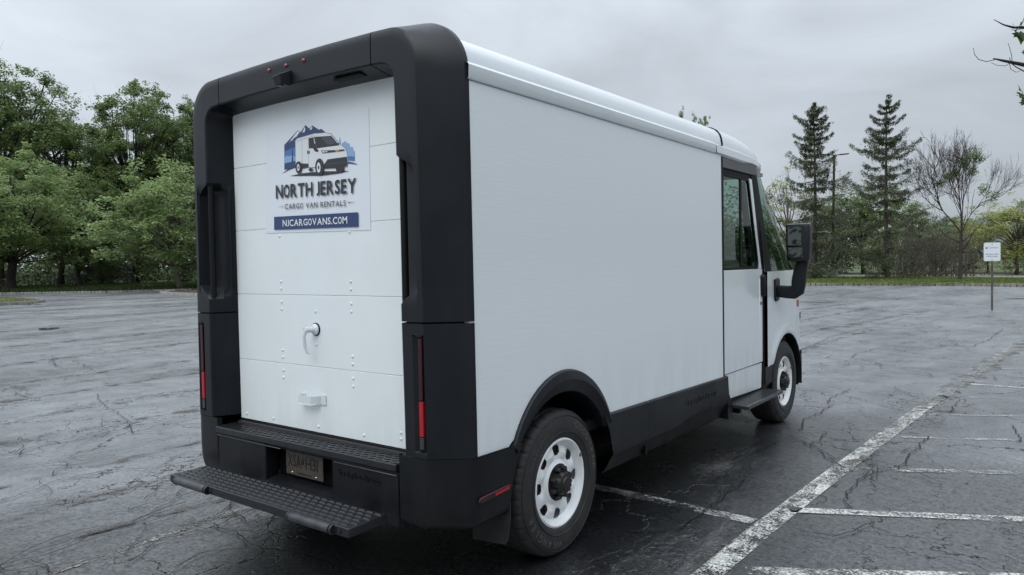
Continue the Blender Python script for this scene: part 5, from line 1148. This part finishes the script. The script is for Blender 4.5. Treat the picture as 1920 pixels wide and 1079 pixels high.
# behind the van: seen through the cab windows and from a step to the side
for i, (px, dd, top, me, H, lb) in enumerate([(470, 90, 205, DC, 17, 'broad tree hidden behind the left half of the rear door'), (610, 88, 190, DA, 22, 'tall tree hidden behind the roller door'), (760, 90, 215, DG, 19, 'airy tree hidden behind the right rear pillar'),
        (900, 84, 240, DC, 17, 'dense tree hidden behind the rear wheel side of the van'), (1040, 82, 232, DA, 22, 'tall tree hidden behind the middle of the white side panel'), (1180, 76, 268, DC, 17, 'dense tree hidden behind the front of the white side panel'),
        (1297, 70, 227, DG, 19, 'tree whose topmost twigs show over the van roof'), (1385, 70, 432, DF, 9, 'bushy tree seen through the van side window'), (1350, 74, 436, DC, 17, 'dark tree seen through the side window next to the panel edge'), (1440, 72, 428, DC, 17, 'tree seen through the curved windscreen')]):
    place('broadleaf_tree', me, H, px, dd, top, lb, GH, i * 1.3, .42 if px == 1297 else (1.0 if top < 350 else 1.3))
# right side
place('spruce_tree', SA, 13.2, 1527, 56, 194, 'left spruce with thin see-through branches behind the street lamp', None, .6, 1.0)
place('spruce_tree', SB, 14.0, 1663, 53, 178, 'tallest right spruce with full drooping tiers between lamp and bare tree', None, .2, .95)
bt = bare_tree(31, 12, 5, M['bark_g']); bx, by = far(1800, 50); bh = hgt(1806, 240, 50)
zmax = max(p[2] for p in bt.v); k = bh / zmax
btree = tag(empty('bare_tree', (bx, by, KZ)), 'nearly leafless grey tree with fine bare twigs, left of the parking sign', 'tree'); btree.scale = (k * .74, k * .74, k)
link('trunk', bt.mesh('trunk', M['bark']), btree)
rr_ = np.random.default_rng(8); rv = Vector((CR[0], CR[1], 0)).normalized()
gc = []
for dx, z0, s0 in ((1.15, 7.35, .50), (.75, 7.0, .45), (1.5, 7.0, .40), (.3, 6.6, .35), (-.9, 6.0, .35), (-1.6, 5.6, .3), (1.0, 6.3, .4), (1.9, 5.2, .5), (2.5, 4.8, .5), (-.3, 6.2, .3), (.15, 6.9, .35)):
    gc.append((np.array([[rv.x * dx / k, rv.y * dx / k, z0 / k]]), s0 / k))
link('leafy_clump', np_leaf('leafy_clump', [leaf_quads(c, 260, np.array([s_ * 1.1]), .17, rr_, .7, .5) for c, s_ in gc], M['leaf_a']), btree)
for px, dd, top, me, H, wd, lb, nm in [
    (1478, 60, 318, deciduous(18, 9, 2.4, 1.5, 60, 60, .16, M['leaf_y'], M['bark_g'], .10, .2), 9, .95, 'slender thinly leaved tree rising right of the windscreen', 'broadleaf_tree'),
    (1620, 68, 352, DF, 9, 1.25, 'rounded mid green tree between the two spruces', 'broadleaf_tree'),
    (1568, 72, 384, DC, 17, 1.3, 'dense dark tree behind the lamp pole', 'broadleaf_tree'),
    (1500, 66, 424, DE, 8.5, 1.3, 'yellow green bushy tree behind the wing mirror', 'broadleaf_tree'),
    (1716, 74, 396, DC, 17, 1.2, 'dark tree filling in right of the tallest spruce', 'broadleaf_tree'),
    (1905, 62, 378, DE, 8.5, 1.5, 'yellow green tree at the right edge behind the parking sign', 'broadleaf_tree'),
    (1852, 70, 412, DE, 8.5, 1.3, 'low yellowish tree right of the bare tree trunk', 'broadleaf_tree'),
    (1755, 66, 430, DF, 9, 1.4, 'low green tree left of the bare tree trunk', 'broadleaf_tree'),
    (1790, 78, 408, DC, 17, 1.3, 'dark low tree straight behind the bare tree', 'broadleaf_tree'),
    (1660, 64, 440, DE, 8.5, 1.2, 'light green bushy tree behind the foot of the tallest spruce', 'broadleaf_tree'),
    (1990, 66, 350, DC, 17, 1.3, 'dark tree just outside the right edge', 'broadleaf_tree'), (2090, 60, 300, DA, 22, 1.0, 'tall tree outside the right edge, mirrored in the cab glass', 'broadleaf_tree'),
    (2240, 55, 270, DC, 17, 1.1, 'dense tree outside the right edge, mirrored in the cab glass', 'broadleaf_tree'), (2450, 52, 260, DG, 19, 1.2, 'airy tree outside the right edge, mirrored in the cab glass', 'broadleaf_tree')]:
    place(nm, me, H, px, dd, top, lb, GRr, px * .37, wd)
# brown leafless brush in front of the right wood
def brush(name, px, dd, top, wd, m_, seed, label):
    r = np.random.default_rng(seed); q = MB(); Hh = hgt(px, top, dd)
    for i in range(120):
        a = np.array([r.normal(0, wd * .35), r.normal(0, .8), 0]); b = a + np.array([r.normal(0, wd * .35), r.normal(0, .8), Hh * r.uniform(.4, 1)]); P = curve(a, b, r, .12, 4); q.tube(P, [.03, .022, .016, .010, .005], 3, cap=False)
        for j in range(4): q.tube(curve(P[2 + j % 3], P[2 + j % 3] + r.normal(0, .6, 3) + np.array([0, 0, .3]), r, .2, 3), [.012, .009, .006, .004], 3, cap=False)
    o = q.build(name, m_); x, y_ = far(px, dd); o.location = (x, y_, KZ); o.rotation_euler = (0, 0, math.atan2(CR[1], CR[0])); tag(o, label, 'shrub'); return o
TW = mat('dry_twigs', (.10, .085, .07), .9)
brush('brush', 1770, 58, 408, 4.5, TW, 3, 'leafless brown brush at the foot of the bare tree')
brush('brush', 1500, 63, 388, 3.5, TW, 4, 'leafless grey brush low behind the left spruce')
brush('brush', 1700, 60, 420, 3.0, TW, 5, 'leafless brush between the tallest spruce and the bare tree')
# hedge and undergrowth
def mass(name, pts, h, dep, n, size, m_, seed, label, cat='hedge', kind='stuff', z0=KZ):
    r = np.random.default_rng(seed); Vs = []
    for (a, b) in zip(pts, pts[1:]):
        a, b = np.array(a), np.array(b); l = np.linalg.norm(b - a); c = int(l * (4.2 if seed in (2, 3, 4, 6, 7) else 2.4)); t = r.random(c)[:, None]
        P = a + (b - a) * t; P = P + r.normal(0, dep, P.shape); hh = h * r.uniform(.05, 1, c) * (.75 + .35 * np.sin(P[:, 0] * .45 + seed) * np.sin(P[:, 0] * .17 + 1))
        C = np.concatenate([P, z0 + hh[:, None]], 1); Vs.append(leaf_quads(C, n, np.full(c, h * .22 + .25), size, r, .8))
    o = link(name, np_leaf(name, Vs, m_)); return tag(o, label, cat, kind=kind)
mass('hedge', [far(1380, 74), far(1560, 74), far(1700, 72), far(1850, 68), far(2000, 66), far(2200, 64)], 2.3, .5, 60, .22, M['leaf_u'], 1, 'long dark hedge along the far side of the service road')
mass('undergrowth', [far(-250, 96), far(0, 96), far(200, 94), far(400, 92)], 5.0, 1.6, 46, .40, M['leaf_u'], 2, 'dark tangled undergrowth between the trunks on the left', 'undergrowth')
mass('undergrowth', [far(-250, 84), far(0, 84), far(200, 84), far(420, 82)], 1.5, 1.2, 16, .24, M['leaf_a'], 3, 'low green saplings under the trees on the left', 'undergrowth')
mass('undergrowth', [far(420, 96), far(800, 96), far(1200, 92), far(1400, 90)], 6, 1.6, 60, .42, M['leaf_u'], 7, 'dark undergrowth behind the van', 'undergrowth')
mass('far_woodland', [far(-300, 130), far(0, 128), far(200, 126), far(420, 124)], 13, 2.6, 70, .75, M['leaf_c'], 4, 'far green woodland closing the view on the left', 'woodland')
mass('far_woodland', [far(1380, 108), far(1560, 106), far(1700, 104), far(1850, 102), far(2050, 100)], 7.0, 2.2, 60, .55, M['leaf_a'], 5, 'far mixed woodland behind the hedge on the right', 'woodland')
mass('far_woodland', [far(420, 126), far(900, 122), far(1380, 112)], 11, 2.6, 60, .7, M['leaf_c'], 6, 'far woodland behind the van', 'woodland')
# wooded hill on the skyline
hc = far(1862, 620); rows = []
for i in range(25):
    u = -1 + 2 * i / 24; row = []
    for j in range(9):
        v = -1 + 2 * j / 8; h = 33 * math.exp(-(u * 1.5) ** 2) * math.exp(-(v * 1.4) ** 2) * (1 + .06 * math.sin(u * 9)); row.append((hc[0] + CR[0] * u * 75 + CF[0] * v * 90, hc[1] + CR[1] * u * 75 + CF[1] * v * 90, h - 3))
    rows.append(row)
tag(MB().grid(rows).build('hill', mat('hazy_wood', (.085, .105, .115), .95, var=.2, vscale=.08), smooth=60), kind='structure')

# ---- maple reaching into the frame at the upper right, trunk standing outside it
mt = tag(empty('maple_tree', (0, 0, 0)), 'maple whose bare-tipped twigs and pointed leaves hang in at the upper right corner', 'tree')
DM = 5.2
def W3(px, py, d): 
    q = ray(px, py); q = q * d; return np.array([CAM[0] + q[0], CAM[1] + q[1], CAM[2] + q[2]])
trunk_b = W3(2650, 900, 8.0); tb_ = (float(trunk_b[0]), float(trunk_b[1]))
q = MB(); rm = np.random.default_rng(3)
crotch = W3(2560, 60, 7.2)
q.tube([(tb_[0], tb_[1], -.05), (tb_[0] * .98 + crotch[0] * .02, tb_[1], 1.2), tuple(crotch), tuple(crotch + np.array([.2, .3, 2.0]))], [.16, .13, .10, .06], 10)
def twig(pts, w0, w1):
    P = [W3(*p) for p in pts]; q.tube(P, [w0 + (w1 - w0) * i / (len(P) - 1) for i in range(len(P))], 6)
twig([(2560, 60, 7.2), (2300, 110, 6.4), (2080, 130, 5.6), (1960, 128, DM), (1920, 122, DM), (1880, 114, DM), (1862, 110, DM)], .035, .0035)
twig([(1866, 112, DM), (1850, 116, DM), (1835, 112, DM), (1827, 102, DM), (1825, 90, DM)], .003, .0016)
twig([(1894, 118, DM), (1886, 124, DM), (1870, 123, DM), (1858, 118, DM)], .0025, .0013)
twig([(1960, 140, DM), (1920, 134, DM), (1905, 126, DM), (1895, 118, DM), (1893, 108, DM)], .005, .002)
twig([(1898, 122, DM), (1897, 105, DM), (1893, 90, DM), (1890, 81, DM)], .0028, .0015)
twig([(1893, 120, DM), (1895, 130, DM), (1905, 136, DM), (1914, 133, DM)], .0025, .0014)
twig([(2300, 40, 6.4), (2050, 55, 5.6), (1960, 54, DM), (1920, 52, DM), (1900, 52, DM), (1882, 47, DM), (1863, 37, DM)], .02, .0018)
twig([(2560, 60, 7.2), (2300, 40, 6.4)], .04, .02)
twig([(1915, 52, DM), (1916, 42, DM), (1922, 34, DM)], .0025, .0015)
twig([(2080, 130, 5.6), (2000, 190, 5.3), (1935, 182, DM), (1915, 178, DM)], .008, .0018)
q.build('trunk', M['bark_d'], mt, smooth=60)
MAPLE = [(0, 0), (.10, .16), (.34, .05), (.30, .20), (.52, .30), (.36, .40), (.42, .56), (.22, .50), (.14, .66), (.08, .80), (0, 1.0), (-.08, .80), (-.14, .66), (-.22, .50), (-.42, .56), (-.36, .40), (-.52, .30), (-.30, .20), (-.34, .05), (-.10, .16)]
mv = [(x, y_, .10 * abs(x) - .12 * y_ * y_) for x, y_ in MAPLE] + [(0, .42, -.03)]
leaf_me = MB().add(mv, [(i, (i + 1) % 20, 20) for i in range(20)]).mesh('leaf', leaf_mat('maple_leaf', (.05, .085, .02), (.10, .15, .04), trans=.45), 60)
def mleaf(px, py, sz, ang, tilt=0, yaw=0, d=DM):
    p = W3(px, py, d); o = link('leaf', leaf_me, mt, p); o.scale = (sz,) * 3
    X = Vector(CR); Y = Vector(CU); Z = -Vector(CF); B = Matrix((X, Y, Z)).transposed()
    o.rotation_euler = (B @ Matrix.Rotation(R(ang), 3, 'Z') @ Matrix.Rotation(R(tilt), 3, 'X') @ Matrix.Rotation(R(yaw), 3, 'Y')).to_euler()
for a in [(1902, 52, .075, 100, 60, 20), (1912, 50, .07, 80, 65, -30), (1905, 56, .08, 118, 50, 60), (1914, 58, .125, 165, 25, 15), (1908, 60, .10, 190, 35, -30), (1922, 58, .12, 200, 30, 20), (1925, 70, .10, 170, 40, 0),
          (1917, 42, .05, 10, 50, 40), (1922, 26, .05, 100, 60, 0), (1925, 92, .08, 175, 30, 30), (1914, 168, .08, 110, 50, 10), (1918, 176, .09, 125, 40, 30), (1920, 180, .10, 150, 30, -20), (1923, 186, .10, 175, 30, 20), (1912, 180, .07, 130, 60, 40),
          (1928, 165, .08, 90, 50, 0), (1930, 190, .10, 190, 30, 0), (1950, 60, .12, 180, 30, 10), (1960, 130, .12, 200, 30, 0), (1950, 185, .12, 160, 30, 0), (1985, 70, .12, 180, 30, 10), (2000, 140, .12, 150, 40, 0)]: mleaf(*a)
# upper crown of the maple outside the frame
cl_c = np.array([crotch + np.array(v) for v in ((.4, .6, 1.2), (.9, .2, 1.8), (.2, 1.0, 2.2), (.8, .9, 2.8), (1.2, .4, 2.4), (.5, .4, 2.0))])
link('crown', np_leaf('crown', [leaf_quads(cl_c, 320, np.full(6, .8), .12, rm, .8)], M['leaf_a']), mt)
# trees round the near side of the lot, behind the photographer: seen only in glass and mirrors
GB = 'trees behind the photographer'
for i, (x, y_, me, k, lb) in enumerate([(8, -34, DA, .62, 'tall tree behind the photographer, mirrored in the wing mirror'), (16, -30, DC, .62, 'dense tree behind the photographer to the right'), (25, -24, DC, .6, 'dense tree off the right side of the lot near the entrance'),
        (0, -38, DC, .7, 'dense tree straight behind the photographer'), (34, -10, DA, .55, 'tall tree off the right side of the lot'), (38, 6, DC, .65, 'dense tree off the right side of the lot abreast of the van'),
        (36, 20, DG, .6, 'airy tree off the right side of the lot, mirrored in the van'), (33, 31, DC, .6, 'dense tree at the far right corner of the lot')]):
    put('broadleaf_tree', me, (x, y_), k * 1.35, i * 1.7, lb, 'tree', GB)
mass('undergrowth', [(-30, -46), (0, -46), (30, -42), (44, -10), (46, 30)], 7.5, 1.6, 40, .45, M['leaf_c'], 4, 'tree belt round the near side of the lot, behind the photographer', 'woodland')
mass('undergrowth', [far(-250, 102), far(0, 102), far(200, 101), far(400, 99)], 3.0, 1.2, 50, .5, M['leaf_c'], 4, 'shrub layer deep under the trees on the left', 'undergrowth')
